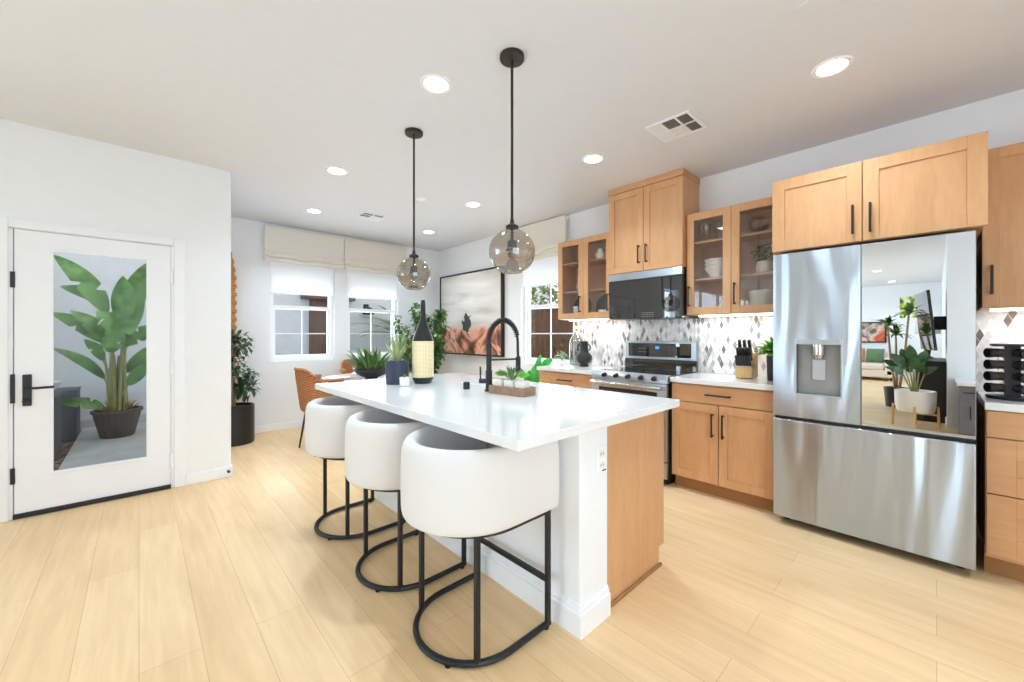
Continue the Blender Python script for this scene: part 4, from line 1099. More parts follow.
# contents of the glass cabinets
def pot_like(name, label, cat, x, y, z, prof, mat, group=None, seg=28, extra=None):
    t = thing(name, label, cat, (x, y, z), group)
    obj('body', lathe(mb(), [(r, z + h) for r, h in prof], x, y, seg, cap=False), mat, t, smooth=50)
    if extra: extra(t, x, y, z)
    return t
def jug_handle(s):
    def f(t, x, y, z):
        p = [(x, y + s * (0.035 + 0.028 * math.sin(PI * i / 10)), z + 0.085 - 0.06 * i / 10) for i in range(11)]
        obj('handle', tube(mb(), p, 0.006, 8), 'ceramic', t)
    return f
S1, S2, S0 = 2.0985, 1.7725, 1.4705
jug_prof = [(0.0, 0.0005), (0.035, 0.0005), (0.045, 0.03), (0.042, 0.06), (0.030, 0.085), (0.034, 0.11), (0.031, 0.11), (0.026, 0.086)]
pot_like('jug', 'white ceramic jug, left of two, top shelf of the left glass cabinet', 'jug', 3.66, 2.50, S1, jug_prof, 'ceramic', 'white jugs', extra=jug_handle(1))
pot_like('jug', 'white ceramic jug, right of two, top shelf of the left glass cabinet', 'jug', 3.66, 2.375, S1, jug_prof, 'ceramic', 'white jugs', extra=jug_handle(1))
mug_prof = [(0.0, 0.0005), (0.036, 0.0005), (0.04, 0.01), (0.04, 0.075), (0.036, 0.075), (0.035, 0.01)]
pot_like('mug', 'white mug, lower of two stacked in the left glass cabinet', 'mug', 3.66, 2.755, S2, [(r * 1.15, h) for r, h in mug_prof], 'ceramic', 'stacked white mugs', extra=jug_handle(1))
pot_like('mug', 'white mug, upper of two stacked in the left glass cabinet', 'mug', 3.66, 2.755, S2 + 0.0755, mug_prof, 'ceramic', 'stacked white mugs')
for i in range(3):
    pot_like('bowl', 'white bowl, %s of three stacked at the foot of the left glass cabinet' % ['lowest', 'middle', 'top'][i], 'bowl', 3.64, 2.775, S0 + 0.038 * i, [(0.0, 0.0005), (0.04, 0.0005), (0.062, 0.03), (0.066, 0.05), (0.06, 0.05), (0.04, 0.01)], 'ceramic', 'stacked white bowls')
for y, lb in ((2.86, 'dark patterned platter standing in the left door of the left glass cabinet'), (2.53, 'dark patterned platter standing in the right door of the left glass cabinet')):
    t = thing('platter', lb, 'platter', (3.80, y, S0), 'dark platters standing upright')
    b = lathe(mb(), [(0.0, 0.012), (0.07, 0.010), (0.13, -0.004), (0.132, 0.0), (0.07, 0.017), (0.0, 0.019)], 0, 0, 36, cap=False, ribs=18, ribamp=0.012)
    bmesh.ops.rotate(b, verts=b.verts, matrix=Matrix.Rotation(-PI / 2 + 0.16, 3, 'Y')); bmesh.ops.translate(b, verts=b.verts, vec=(3.815, y, S0 + 0.134))
    obj('dish', b, 'darkplate', t, smooth=50)
for i, y in enumerate((2.46, 2.385)):
    pot_like('cup', 'white cup %s at the foot of the left glass cabinet beside the platter' % ['left of two', 'right of two'][i], 'cup', 3.63, y, S0, mug_prof, 'ceramic', 'white cups')
gob = [(0.0, 0.0005), (0.03, 0.0005), (0.006, 0.008), (0.006, 0.06), (0.03, 0.085), (0.036, 0.12), (0.030, 0.15)]
gl_names = ['leftmost', 'second', 'third', 'rightmost']
for i, (y, x) in enumerate(((1.445, 3.70), (1.375, 3.63), (1.33, 3.73), (1.262, 3.64))):
    pot_like('drinking_glass', 'clear stemmed glass, %s of four on the top shelf of the right glass cabinet' % gl_names[i], 'glass', x, y, S1, [(r, h * (1.15 if i % 2 == 0 else 1)) for r, h in gob], 'clear', 'clear glasses')
bowl_prof = [(0.0, 0.0005), (0.05, 0.0005), (0.062, 0.012), (0.095, 0.065), (0.108, 0.085), (0.102, 0.086), (0.058, 0.014)]
for i in range(3):
    pot_like('bowl', 'white serving bowl, %s of the stack on the middle shelf of the right glass cabinet' % ['lowest', 'middle', 'top'][i], 'bowl', 3.67, 1.30, S2 + 0.036 * i, bowl_prof, 'ceramic', 'stacked serving bowls')
pot_like('glass_bowl', 'clear footed glass bowl on the top shelf of the right glass cabinet', 'bowl', 3.68, 0.985, S1, [(0.0, 0.0005), (0.04, 0.0005), (0.03, 0.015), (0.055, 0.03), (0.075, 0.09), (0.078, 0.1), (0.073, 0.1), (0.05, 0.035)], 'clear')
t = thing('potted_plant', 'small trailing plant in a patterned pot inside the right glass cabinet', 'potted plant', (3.67, 0.945, S2))
obj('pot', lathe(mb(), [(0.045, S2 + 0.0005), (0.058, S2 + 0.01), (0.062, S2 + 0.05), (0.056, S2 + 0.095), (0.05, S2 + 0.095), (0.05, S2 + 0.08), (0.0, S2 + 0.08)], 3.67, 0.945, 28), 'ceramic_tex', t)
b = mb(); bush(b, (3.69, 0.95, S2 + 0.165), 0.075, 90, 0.045, 0.022, (0.8, 1.1, 1)); obj('leaves', b, 'leaf_dk', t, smooth=60)
pot_like('cooking_pot', 'large white bowl on the bottom shelf of the right glass cabinet', 'bowl', 3.69, 0.955, S0, [(0.0, 0.0005), (0.085, 0.0005), (0.105, 0.03), (0.112, 0.16), (0.106, 0.165), (0.10, 0.03)], 'ceramic')

# ------------------------------------------------------------------ picture on the kitchen wall
def picture_mat():
    m, nt, b = new_mat('desert_painting')
    g = N(nt, 'ShaderNodeNewGeometry'); sp = N(nt, 'ShaderNodeSeparateXYZ'); nt.links.new(g.outputs['Position'], sp.inputs[0])
    v = coords(nt, (1, 1, 1)); n = noise(nt, v, 2.2, 6, 0.6, 0.8)
    ma = N(nt, 'ShaderNodeMath', operation='MULTIPLY_ADD'); nt.links.new(n.outputs[0], ma.inputs[0]); ma.inputs[1].default_value = 0.32; ma.inputs[2].default_value = -0.16
    ad = N(nt, 'ShaderNodeMath', operation='ADD'); nt.links.new(sp.outputs[2], ad.inputs[0]); nt.links.new(ma.outputs[0], ad.inputs[1])
    rock = ramp(nt, noise(nt, coords(nt, (1, 1, 0.8)), 2.6, 6, 0.6, 0.9).outputs[0], [(0.36, rgb(60, 54, 52)), (0.43, rgb(140, 84, 68)), (0.49, rgb(222, 148, 118)), (0.57, rgb(240, 192, 168)), (0.64, rgb(120, 104, 98))])
    sky = ramp(nt, noise(nt, coords(nt, (1, 0.5, 3.5)), 1.6, 4, 0.55, 0.5).outputs[0], [(0.3, rgb(196, 188, 184)), (0.5, rgb(222, 214, 208)), (0.7, rgb(234, 228, 222))])
    st_ = ramp(nt, ad.outputs[0], [(0.0, (0, 0, 0, 1)), (1.0, (1, 1, 1, 1))])
    mr = N(nt, 'ShaderNodeMapRange'); nt.links.new(ad.outputs[0], mr.inputs[0]); mr.inputs[1].default_value = 1.36; mr.inputs[2].default_value = 1.42
    mx = N(nt, 'ShaderNodeMix'); mx.data_type = 'RGBA'; nt.links.new(mr.outputs[0], mx.inputs[0]); nt.links.new(rock, mx.inputs[6]); nt.links.new(sky, mx.inputs[7])
    # a dark tree on the ridge
    vd = N(nt, 'ShaderNodeVectorMath', operation='SUBTRACT'); nt.links.new(g.outputs['Position'], vd.inputs[0]); vd.inputs[1].default_value = (3.81, 5.12, 1.44)
    vs = N(nt, 'ShaderNodeVectorMath', operation='MULTIPLY'); nt.links.new(vd.outputs[0], vs.inputs[0]); vs.inputs[1].default_value = (0, 1.25, 0.85)
    ln = N(nt, 'ShaderNodeVectorMath', operation='LENGTH'); nt.links.new(vs.outputs[0], ln.inputs[0])
    nb = noise(nt, v, 11, 4); a2 = N(nt, 'ShaderNodeMath', operation='MULTIPLY_ADD'); nt.links.new(nb.outputs[0], a2.inputs[0]); a2.inputs[1].default_value = 0.34; nt.links.new(ln.outputs['Value'], a2.inputs[2])
    lt = N(nt, 'ShaderNodeMath', operation='LESS_THAN'); nt.links.new(a2.outputs[0], lt.inputs[0]); lt.inputs[1].default_value = 0.30
    m2 = N(nt, 'ShaderNodeMix'); m2.data_type = 'RGBA'; nt.links.new(lt.outputs[0], m2.inputs[0]); nt.links.new(mx.outputs[2], m2.inputs[6]); m2.inputs[7].default_value = rgb(66, 74, 68)
    nt.links.new(m2.outputs[2], b.inputs['Base Color']); b.inputs['Roughness'].default_value = 0.6
    return m
t = thing('framed_picture', 'large black-framed painting of pink desert rocks under a pale sky', 'picture', (XW, 5.07, 0.95))
ay0, ay1, az0, az1 = 4.27, 5.88, 0.955, 2.27
b = mb(); f = 0.022; xa, xb = 3.80, XW - 0.001
box(b, xa, xb, ay0, ay0 + f, az0, az1); box(b, xa, xb, ay1 - f, ay1, az0, az1); box(b, xa, xb, ay0 + f, ay1 - f, az0, az0 + f); box(b, xa, xb, ay0 + f, ay1 - f, az1 - f, az1)
obj('frame', b, 'black', t, smooth=0)
obj('canvas', box(mb(), 3.812, 3.85, ay0 + f, ay1 - f, az0 + f, az1 - f), picture_mat(), t, smooth=0)

# ------------------------------------------------------------------ dining nook
tx, ty = 2.12, 4.80
t = thing('dining_table', 'round white dining table in the nook', 'table', (tx, ty, 0))
obj('tabletop', lathe(mb(), [(0.0, 0.728), (0.54, 0.728), (0.57, 0.735), (0.575, 0.748), (0.57, 0.76), (0.0, 0.76)], tx, ty, 64, cap=False), 'quartz', t, smooth=30)
obj('pedestal', lathe(mb(), [(0.26, 0.0), (0.27, 0.012), (0.26, 0.025), (0.07, 0.05), (0.05, 0.12), (0.05, 0.62), (0.09, 0.70), (0.18, 0.727)], tx, ty, 40), 'black', t, smooth=40)
for x, y, lb in ((1.70, 4.78, 'pale round plate on the dining table near the rattan chair arm'), (2.14, 5.14, 'pale round plate on the dining table behind the bowl of greenery')):
    single('plate', lathe(mb(), [(0.0, 0.7605), (0.08, 0.7605), (0.135, 0.776), (0.137, 0.779), (0.08, 0.767), (0.0, 0.766)], x, y, 40, cap=False), 'plate', lb, 'plate', (x, y, 0.7605), 'plates on the dining table', smooth=50)
# black bowl of greenery
cx, cy = 2.02, 4.60
t = thing('planter_bowl', 'shallow black bowl overflowing with green succulents on the dining table', 'planter bowl', (cx, cy, 0.76))
obj('bowl', lathe(mb(), [(0.07, 0.7605), (0.075, 0.772), (0.15, 0.80), (0.205, 0.855), (0.21, 0.885), (0.20, 0.885), (0.19, 0.865), (0.0, 0.86)], cx, cy, 44), 'black_ceramic', t, smooth=50)
b = mb()
for i in range(120):
    a = random.uniform(0, 2 * PI); r = 0.16 * math.sqrt(random.random()); L = random.uniform(0.16, 0.33); e = 0.12 + r * 6.0 * random.uniform(0.6, 1.2)
    p0 = Vector((cx + r * math.cos(a), cy + r * math.sin(a), 0.868)); p1 = p0 + Vector((math.cos(a) * L * math.sin(e), math.sin(a) * L * math.sin(e), L * math.cos(e)))
    leaf(b, p0, p1, 0.042, 0.016, 5, 0.3, tip=0.02)
obj('dark_leaves', b, 'leaf', t, smooth=60)
b = mb()
for i in range(50):
    a = random.uniform(0, 2 * PI); r = random.uniform(0.1, 0.19); L = random.uniform(0.05, 0.1); e = random.uniform(0.3, 1.6)
    p0 = Vector((cx + r * math.cos(a), cy + r * math.sin(a), 0.872)); p1 = p0 + Vector((math.cos(a) * L * math.sin(e), math.sin(a) * L * math.sin(e), L * math.cos(e)))
    leaf(b, p0, p1, 0.03, 0.01, 5, 0.3)
obj('pale_leaves', b, 'leaf_pale', t, smooth=60)
b = mb()
for i in range(4):
    p0 = Vector((cx - 0.05 + 0.03 * i, cy - 0.02 * i, 0.87)); p = [p0 + Vector((-0.02 * k - 0.012 * i * k + 0.015 * math.sin(k * 1.3 + i), 0.01 * math.sin(k + i), 0.052 * k)) for k in range(6)]
    tube(b, p, 0.006, 6, r2=0.002)
obj('curly_stem', b, 'leaf_blue', t)

# rattan dining chairs
def rattan_chair(label, loc, rot):
    t = thing('rattan_chair', label, 'chair', loc, 'rattan dining chairs'); t.rotation_euler = (0, 0, rot)
    ORG[t.name] = Vector((0, 0, 0))
    # barrel back: sweeps round behind the seat, tall at the middle and dipping to the arms
    bm = mb(); rows = []; R = 0.275; n = 28
    for i in range(n + 1):
        a = PI * 0.47 + (PI * 1.06) * i / n; s = abs(i - n / 2) / (n / 2)
        zt = 0.90 - 0.19 * min(1, max(0, (s - 0.28) / 0.35)) ; zt = 0.905 - 0.115 * (0.5 - 0.5 * math.cos(PI * min(1, max(0, (s - 0.22) / 0.42))))
        zb = 0.44 + 0.15 * max(0, (s - 0.55) / 0.45)
        lean = 0.06
        row = []
        for k in range(5):
            z = zb + (zt - zb) * k / 4; rr = R + lean * max(0, (z - 0.45)) / 0.45
            row.append(bm.verts.new((rr * math.cos(a) + 0.02, rr * math.sin(a) * 0.98, z)))
        rows.append(row)
    for a, b in zip(rows, rows[1:]):
        for k in range(4): bm.faces.new((a[k], b[k], b[k + 1], a[k + 1]))
    obj('backrest', bm, 'rattan', t, smooth=180, thick=0.028, subsurf=1)
    edge = []
    for i in range(n + 1):
        a = PI * 0.47 + (PI * 1.06) * i / n; s = abs(i - n / 2) / (n / 2)
        zt = 0.905 - 0.115 * (0.5 - 0.5 * math.cos(PI * min(1, max(0, (s - 0.22) / 0.42)))); rr = R + 0.06 * (zt - 0.45) / 0.45
        edge.append((rr * math.cos(a) + 0.02, rr * math.sin(a) * 0.98, zt))
    obj('rim', tube(mb(), edge, 0.017, 8), 'rattan', t)
    obj('seat', lathe(mb(), [(0.0, 0.415), (0.24, 0.415), (0.265, 0.435), (0.255, 0.46), (0.0, 0.465)], 0.03, 0, 36, cap=False), 'rattan', t, smooth=50)
    for x, y in ((-0.16, -0.19), (-0.16, 0.19), (0.2, -0.19), (0.2, 0.19)):
        obj('leg', tube(mb(), [(x, y, 0.42), (x * 1.35, y * 1.25, 0.0)], 0.013, 10, r2=0.009), 'black', t, label='thin black metal leg')
    return t
rc = rattan_chair('rattan armchair at the near left of the dining table', (1.55, 4.70, 0), 0.05)
r2 = dup(rc, (2.36, 5.62, 0), 'rattan armchair on the far side of the dining table'); r2.rotation_euler = (0, 0, -PI / 2 + 0.2)

# tree in a black pot, left of the nook
fx_, fy_ = 0.832, 5.66
t = thing('potted_tree', 'leafy ficus tree in a round black pot by the nook corner', 'potted tree', (fx_, fy_, 0))
obj('pot', lathe(mb(), [(0.18, 0.0005), (0.19, 0.012), (0.19, 0.445), (0.182, 0.45), (0.172, 0.44), (0.17, 0.40), (0.0, 0.40)], fx_, fy_, 40), 'black_ceramic', t)
obj('soil', lathe(mb(), [(0.17, 0.415), (0.09, 0.432), (0.0, 0.436)], fx_, fy_, 24), 'soil', t)
b = mb()
for k in range(3):
    a = k * 2.1; p = [(fx_ - 0.04 + 0.025 * math.cos(a + z * 2.2) + 0.015 * z, fy_ + 0.025 * math.sin(a + z * 2.2), 0.42 + z) for z in [i * 0.1 for i in range(9)]]
    tube(b, p, 0.016, 8, r2=0.008)
obj('trunk', b, 'trunk', t)
b = mb()
for c, r in (((fx_ + 0.02, fy_ - 0.02, 1.17), 0.15), ((fx_ - 0.05, fy_, 0.98), 0.17), ((fx_ + 0.06, fy_ - 0.03, 0.80), 0.15), ((fx_ + 0.09, fy_ - 0.04, 0.64), 0.13), ((fx_ - 0.1, fy_, 1.25), 0.12)):
    bush(b, c, r, 95, 0.085, 0.042, (0.9, 0.9, 0.8), 0.66)
obj('leaves', b, 'leaf_dk', t, smooth=60)
# tall woven totem beside it
qx, qy = 0.800, 5.93
t = thing('woven_totem', 'tall slim woven rattan totem standing behind the ficus', 'totem sculpture', (qx, qy, 0))
prof = []
nz = 92
for i in range(nz + 1):
    z = 0.03 + 2.34 * i / nz; u = i / nz
    r = 0.086 * (1 - max(0, (u - 0.78) / 0.22) ** 2.0 * 0.85) * (0.86 + 0.14 * (1 if (i % 4) < 2 else -0.4))
    prof.append((r, z))
obj('woven_column', lathe(mb(), prof, qx, qy, 20), 'totem', t, smooth=25)
obj('base', lathe(mb(), [(0.085, 0.0005), (0.085, 0.03)], qx, qy, 28), 'black', t)

# bushy corner plant between window and picture
gx, gy = 3.22, 5.42
t = thing('corner_plant', 'bushy feathery green plant in the nook corner behind the lantern', 'potted plant', (gx, gy, 0))
obj('pot', lathe(mb(), [(0.15, 0.0005), (0.2, 0.38), (0.185, 0.385), (0.17, 0.35), (0.0, 0.35)], gx, gy, 36), 'ceramic', t)
obj('soil', lathe(mb(), [(0.17, 0.355), (0.0, 0.37)], gx, gy, 20), 'soil', t)
bs = mb(); bl = mb()
for i in range(40):
    a = random.uniform(0, 2 * PI); ln_ = random.uniform(0.10, 0.46); hh = random.uniform(0.55, 1.42)
    if math.cos(a) > 0.3 and ln_ > 0.38: ln_ *= 0.75
    p0 = Vector((gx + 0.04 * math.cos(a), gy + 0.04 * math.sin(a), 0.36)); tip = Vector((gx + ln_ * math.cos(a), gy + ln_ * math.sin(a), 0.36 + hh))
    tip.x = min(tip.x, 3.74); tip.y = min(tip.y, 5.82)
    mid = p0.lerp(tip, 0.55) + Vector((0, 0, 0.18))
    pts_ = [((1 - u) ** 2) * p0 + 2 * u * (1 - u) * mid + u * u * tip for u in [k / 12 for k in range(13)]]
    tube(bs, pts_, 0.007, 5, r2=0.002)
    for k in range(4, 13):
        for s in range(7):
            d = rv(1); d.normalize(); d.z = d.z * 0.5
            q = pts_[k] + rv(0.03); e = q + d * random.uniform(0.07, 0.13)
            e.x = min(e.x, 3.78); e.y = min(e.y, 5.86)
            leaf(bl, q, e, 0.055, 0.012, 5, 0.25, tip=0.02)
obj('stems', bs, 'stem', t); obj('leaves', bl, 'leaf', t, smooth=60)

# broad-leaved plant at the end of the left worktop
hx, hy = 3.48, 3.30
t = thing('leafy_plant', 'bright green broad-leaved plant standing past the end of the left worktop', 'potted plant', (hx, hy, 0))
obj('pot', lathe(mb(), [(0.11, 0.0005), (0.14, 0.30), (0.13, 0.302), (0.12, 0.28), (0.0, 0.28)], hx, hy, 32), 'ceramic', t)
bs = mb(); bl = mb(); bb = mb()
LV = [((3.40, 3.21, 0.84), (3.43, 3.17, 1.05), 0.07, 0), ((3.46, 3.18, 0.90), (3.55, 3.09, 1.00), 0.09, 0), ((3.40, 3.34, 0.66), (3.38, 3.30, 0.86), 0.12, 0), ((3.42, 3.26, 0.68), (3.44, 3.22, 0.84), 0.13, 0), ((3.36, 3.36, 0.80), (3.30, 3.50, 0.87), 0.09, 1), ((3.52, 3.36, 0.7), (3.62, 3.42, 0.92), 0.12, 0), ((3.5, 3.28, 0.6), (3.68, 3.22, 0.76), 0.12, 0)]
for p0, p1, w, kind in LV:
    tube(bs, [(hx, hy, 0.28), ((hx + p0[0]) / 2, (hy + p0[1]) / 2, 0.28 + (p0[2] - 0.28) * 0.6), p0], 0.006, 6, r2=0.004)
    leaf(bb if kind else bl, p0, p1, w, 0.012, 8, 0.2, nrm=(-0.7, -0.7, 0.2))
obj('stems', bs, 'leaf', t); obj('leaves', bl, 'leaf_emerald', t, smooth=60); obj('blue_leaf', bb, 'leaf_blue', t, smooth=60, label='blue-grey leaf')

# ------------------------------------------------------------------ patio outside
GZ = -0.05
struct('ground_patio', box(mb(), -0.58, 6.5, YD + 0.165, 8.3, -0.25, GZ), 'concrete', 'grey concrete patio slab outside', 'ground', smooth=0)
struct('ground_bed', box(mb(), -12, -0.58, YD + 0.165, 8.3, -0.25, GZ - 0.03), 'gravelbed', 'brown gravel bed outside', 'ground', smooth=0)
struct('ground_side', box(mb(), XW + 0.16, 9.5, -3, YD + 0.16, -0.25, GZ), 'concrete', 'paving outside the kitchen window', 'ground', smooth=0)
b = mb()
for _ in range(900):
    x = random.uniform(-1.6, -0.6); y = random.uniform(4.9, 8.2); r = random.uniform(0.012, 0.03)
    if x < -0.62 and 6.38 < y < 7.1 or 7.35 < y < 8.0: continue
    bmesh.ops.create_icosphere(b, subdivisions=1, radius=r, matrix=Matrix.Translation((x, y, GZ - 0.03 + r * 0.5)) @ Matrix.Diagonal((1.2, 0.9, 0.6, 1)))
g_ = single('gravel', b, 'pebble', 'loose brown gravel strip beside the patio slab', 'gravel', (-1.1, 6.5, GZ - 0.03), kind='stuff', smooth=0)
struct('wall_patio', box(mb(), -12, 9.5, 8.3, 8.5, -0.25, 4.2), 'stucco', 'grey stucco wall across the patio', 'wall', smooth=0)
struct('trim_2', box(mb(), -12, 9.5, 8.285, 8.2995, GZ + 0.001, 0.06), 'concrete', 'grey plinth at the foot of the patio wall', 'trim', smooth=0)

# bird of paradise in a ribbed pot
bx_, by_ = -0.205, 7.35
t = thing('bird_of_paradise', 'large bird of paradise plant in a ribbed brown pot outside the patio door', 'potted plant', (bx_, by_, GZ))
prof = [(0.155, GZ + 0.0005), (0.165, GZ + 0.02), (0.215, GZ + 0.25), (0.225, GZ + 0.31), (0.245, GZ + 0.32), (0.245, GZ + 0.355), (0.215, GZ + 0.355), (0.205, GZ + 0.30), (0.0, GZ + 0.30)]
obj('pot', lathe(mb(), prof, bx_, by_, 96, ribs=24, ribamp=0.02), 'brownpot', t, smooth=40)
b = mb(); lathe(b, [(0.205, 0.265), (0.1, 0.285), (0.0, 0.29)], bx_, by_, 20)
obj('soil', b, 'soil', t)
b = mb()
for i in range(26):
    a = random.uniform(0, 2 * PI); r = random.uniform(0.06, 0.17); p0 = Vector((bx_ + r * math.cos(a), by_ + r * math.sin(a), 0.28))
    leaf(b, p0, p0 + Vector((math.cos(a) * 0.08, math.sin(a) * 0.08, random.uniform(0.03, 0.14))), 0.05, 0.02, 4, 0.3)
obj('dry_sheaths', b, 'trunk', t, smooth=60)
# leaves: blade foot and tip relative to the middle of the pot (height above floor), width, arch
LEAVES = [((-0.101, -0.1, 1.567), (-0.546, -0.11, 2.28), 0.236, 0.10),
          ((-0.135, 0.05, 1.702), (-0.505, 0.046, 1.915), 0.171, 0.04),
          ((0.042, 0.0, 1.458), (0.052, -0.002, 2.053), 0.246, 0.02),
          ((0.098, 0.1, 1.583), (0.287, 0.104, 2.267), 0.257, -0.04),
          ((-0.152, 0.02, 1.196), (-0.583, 0.012, 1.59), 0.182, 0.08),
          ((-0.045, -0.18, 1.134), (-0.403, -0.188, 1.612), 0.193, 0.08),
          ((0.066, -0.25, 1.274), (-0.181, -0.255, 1.607), 0.257, 0.05),
          ((-0.128, 0.1, 0.711), (-0.575, 0.09, 1.151), 0.129, 0.10),
          ((-0.117, -0.15, 0.351), (-0.517, -0.159, 0.498), 0.139, 0.09),
          ((0.044, -0.1, 1.143), (0.415, -0.105, 1.451), 0.193, 0.05),
          ((0.078, 0.12, 0.775), (0.4, 0.115, 1.203), 0.161, 0.05),
          ((-0.04, -0.3, 1.261), (0.196, -0.305, 1.493), 0.214, 0.05),
          ((-0.128, -0.1, 0.956), (-0.293, -0.104, 1.261), 0.129, 0.04),
          ((0.101, -0.12, 0.62), (0.314, -0.124, 0.964), 0.150, 0.04),
          ((-0.057, -0.32, 1.062), (0.013, -0.32, 1.437), 0.214, 0.00),
          ((0.126, 0.2, 1.342), (0.226, 0.2, 1.967), 0.171, 0.00)]
bl = mb(); bs = mb()
for (s0, s1, wd, bend) in LEAVES:
    p0 = Vector((bx_ + s0[0], by_ + s0[1], s0[2])); p1 = Vector((bx_ + s1[0], by_ + s1[1], s1[2]))
    off = s0[1]; yy = p0.y
    leaf(bl, p0, p1, wd, bend, 18, 0.22, nrm=(0.25, -0.9, 0.35), tip=0.04 if bend > 0.03 else 0.0, torn=random.choice(((), (), (9,), (12,))))
    root = Vector((bx_ + (p0.x - bx_) * 0.25 + random.uniform(-.04, .04), by_ + off * 0.2, 0.27))
    mid = Vector(((root.x * 0.6 + p0.x * 0.4), (root.y * 0.6 + yy * 0.4), root.z + (p0.z - root.z) * 0.62))
    tube(bs, [root, root.lerp(mid, 0.5) + Vector((0, 0, 0.02)), mid, p0], 0.021, 8, r2=0.009)
for i in range(9):
    a = i * 0.7; tube(bs, [(bx_ + 0.09 * math.cos(a), by_ + 0.09 * math.sin(a), 0.27), (bx_ + 0.07 * math.cos(a + .2), by_ + 0.07 * math.sin(a + .2), 0.75), (bx_ + 0.06 * math.cos(a), by_ + 0.06 * math.sin(a), 1.0)], 0.022, 8, r2=0.012)
obj('leaves', bl, 'leaf', t, smooth=60); obj('stems', bs, 'stem', t)
# dark water feature boxes left of it
t = thing('grey_planter', 'tall dark grey block planter at the left edge of the door glass', 'planter', (-0.83, 6.73, GZ - 0.03))
obj('block', box(mb(), -1.0, -0.66, 6.45, 7.02, GZ - 0.03, 0.60), 'greybox', t, bevel=0.01)
obj('rim', box(mb(), -1.02, -0.64, 6.43, 7.04, 0.60, 0.635), 'greybox', t, bevel=0.006)
t = thing('grey_planter', 'dark grey block planter standing behind the tall one outside', 'planter', (-0.79, 7.73, GZ - 0.03))
obj('block', box(mb(), -1.0, -0.58, 7.52, 7.95, GZ - 0.03, 0.55), 'greybox', t, bevel=0.01)
obj('rim', box(mb(), -1.01, -0.57, 7.51, 7.96, 0.55, 0.575), 'greybox', t, bevel=0.006)
single('garden_bowl', lathe(mb(), [(0.06, 0.636), (0.12, 0.66), (0.16, 0.74), (0.15, 0.745), (0.0, 0.70)], -0.80, 6.85, 28), 'stucco', 'pale bowl on top of the tall grey block outside', 'bowl', (-0.80, 6.85, 0.636))

# brown gate with a beam, lantern and palm on the stucco wall behind the nook windows
t = thing('timber_gate', 'dark brown timber gate under a beam outside the left nook window', 'gate', (2.55, 8.28, GZ))
obj('gate_panel', box(mb(), 2.40, 2.98, 8.20, 8.29, GZ + 0.001, 1.95), 'beam', t, smooth=0)
obj('post', box(mb(), 2.98, 3.10, 8.16, 8.29, GZ + 0.001, 1.96), 'beam', t, smooth=0)
obj('beam', box(mb(), 2.25, 3.22, 8.10, 8.298, 1.96, 2.10), 'beam', t, smooth=0)
t = thing('wall_lantern', 'small dark wall lantern outside the window behind the lantern bottle', 'wall lantern', (3.52, 8.29, 1.7))
obj('back_plate', box(mb(), 3.47, 3.57, 8.27, 8.298, 1.74, 1.92), 'black', t, smooth=0)
obj('shade', lathe(mb(), [(0.03, 1.86), (0.11, 1.80), (0.11, 1.70), (0.10, 1.70), (0.02, 1.85)], 3.52, 8.17, 24, cap=False), 'black', t)
px_, py_ = 4.15, 7.75
t = thing('garden_palm', 'feathery palm growing outside the nook window', 'palm', (px_, py_, GZ))
b = mb(); tube(b, [(px_, py_, GZ), (px_ + 0.02, py_, 0.7), (px_, py_, 1.2)], 0.05, 10, r2=0.035); obj('trunk', b, 'trunk', t)
b = mb()
for i in range(24):
    a = i * 2.4; L = random.uniform(0.8, 1.25); e = random.uniform(0.5, 1.35)
    p0 = Vector((px_, py_, 1.18)); d = Vector((math.cos(a) * math.sin(e), math.sin(a) * math.sin(e) * 0.5, math.cos(e)))
    fr = [p0 + d * L * u + Vector((0, 0, -0.35 * u * u)) for u in [k / 14 for k in range(15)]]
    tube(b, fr, 0.007, 5, r2=0.002)
    for k in range(3, 15):
        tg = (fr[k] - fr[k - 1]).normalized(); sd = tg.cross(Vector((0, 0, 1)))
        if sd.length < 0.05: sd = Vector((1, 0, 0))
        sd.normalize()
        for s in (-1, 1):
            e2 = fr[k] + (sd * s + tg * 0.9).normalized() * 0.22
            if e2.y < 8.26: leaf(b, fr[k], e2, 0.04, 0.004, 4, 0.2, tip=0.03)
obj('fronds', b, 'leaf_pale', t, smooth=60)

# fence and tree outside the kitchen window
t = thing('wooden_fence', 'brown board fence outside the kitchen wall window', 'fence', (6.2, 4.0, GZ))
b = mb()
for i in range(46):
    y = 0.4 + i * 0.17; box(b, 6.2, 6.22, y, y + 0.162, GZ + 0.001, 1.78)
obj('boards', b, 'fence', t, smooth=0)
b = mb(); box(b, 6.22, 6.27, 0.4, 8.2, 0.2, 0.3); box(b, 6.22, 6.27, 0.4, 8.2, 1.45, 1.55); box(b, 6.18, 6.24, 0.4, 8.2, 1.78, 1.83)
obj('rail', b, 'fence', t, smooth=0)
def tree(x, y, h, r, label, mat):
    t = thing('garden_tree', label, 'tree', (x, y, GZ))
    obj('trunk', tube(mb(), [(x, y, GZ), (x + 0.05, y, h * 0.5), (x, y, h * 0.8)], 0.09, 10, r2=0.04), 'trunk', t)
    b = mb(); bush(b, (x, y, h), r, 700, 0.22, 0.11, (1, 1.3, 0.8)); obj('crown', b, mat, t, smooth=60)
tree(7.8, 3.6, 2.3, 0.9, 'green tree above the fence outside the kitchen window', 'leaf')
tree(7.8, 6.3, 2.2, 0.9, 'paler green tree farther along the fence', 'leaf_pale')
ux, uy = 5.4, 4.35
t = thing('garden_shrub', 'small dark shrub at the foot of the fence', 'shrub', (ux, uy, GZ))
b = mb(); bush(b, (ux, uy, 0.75), 0.42, 160, 0.14, 0.05, (1, 1, 1.2)); obj('leaves', b, 'leaf_dk', t, smooth=60)
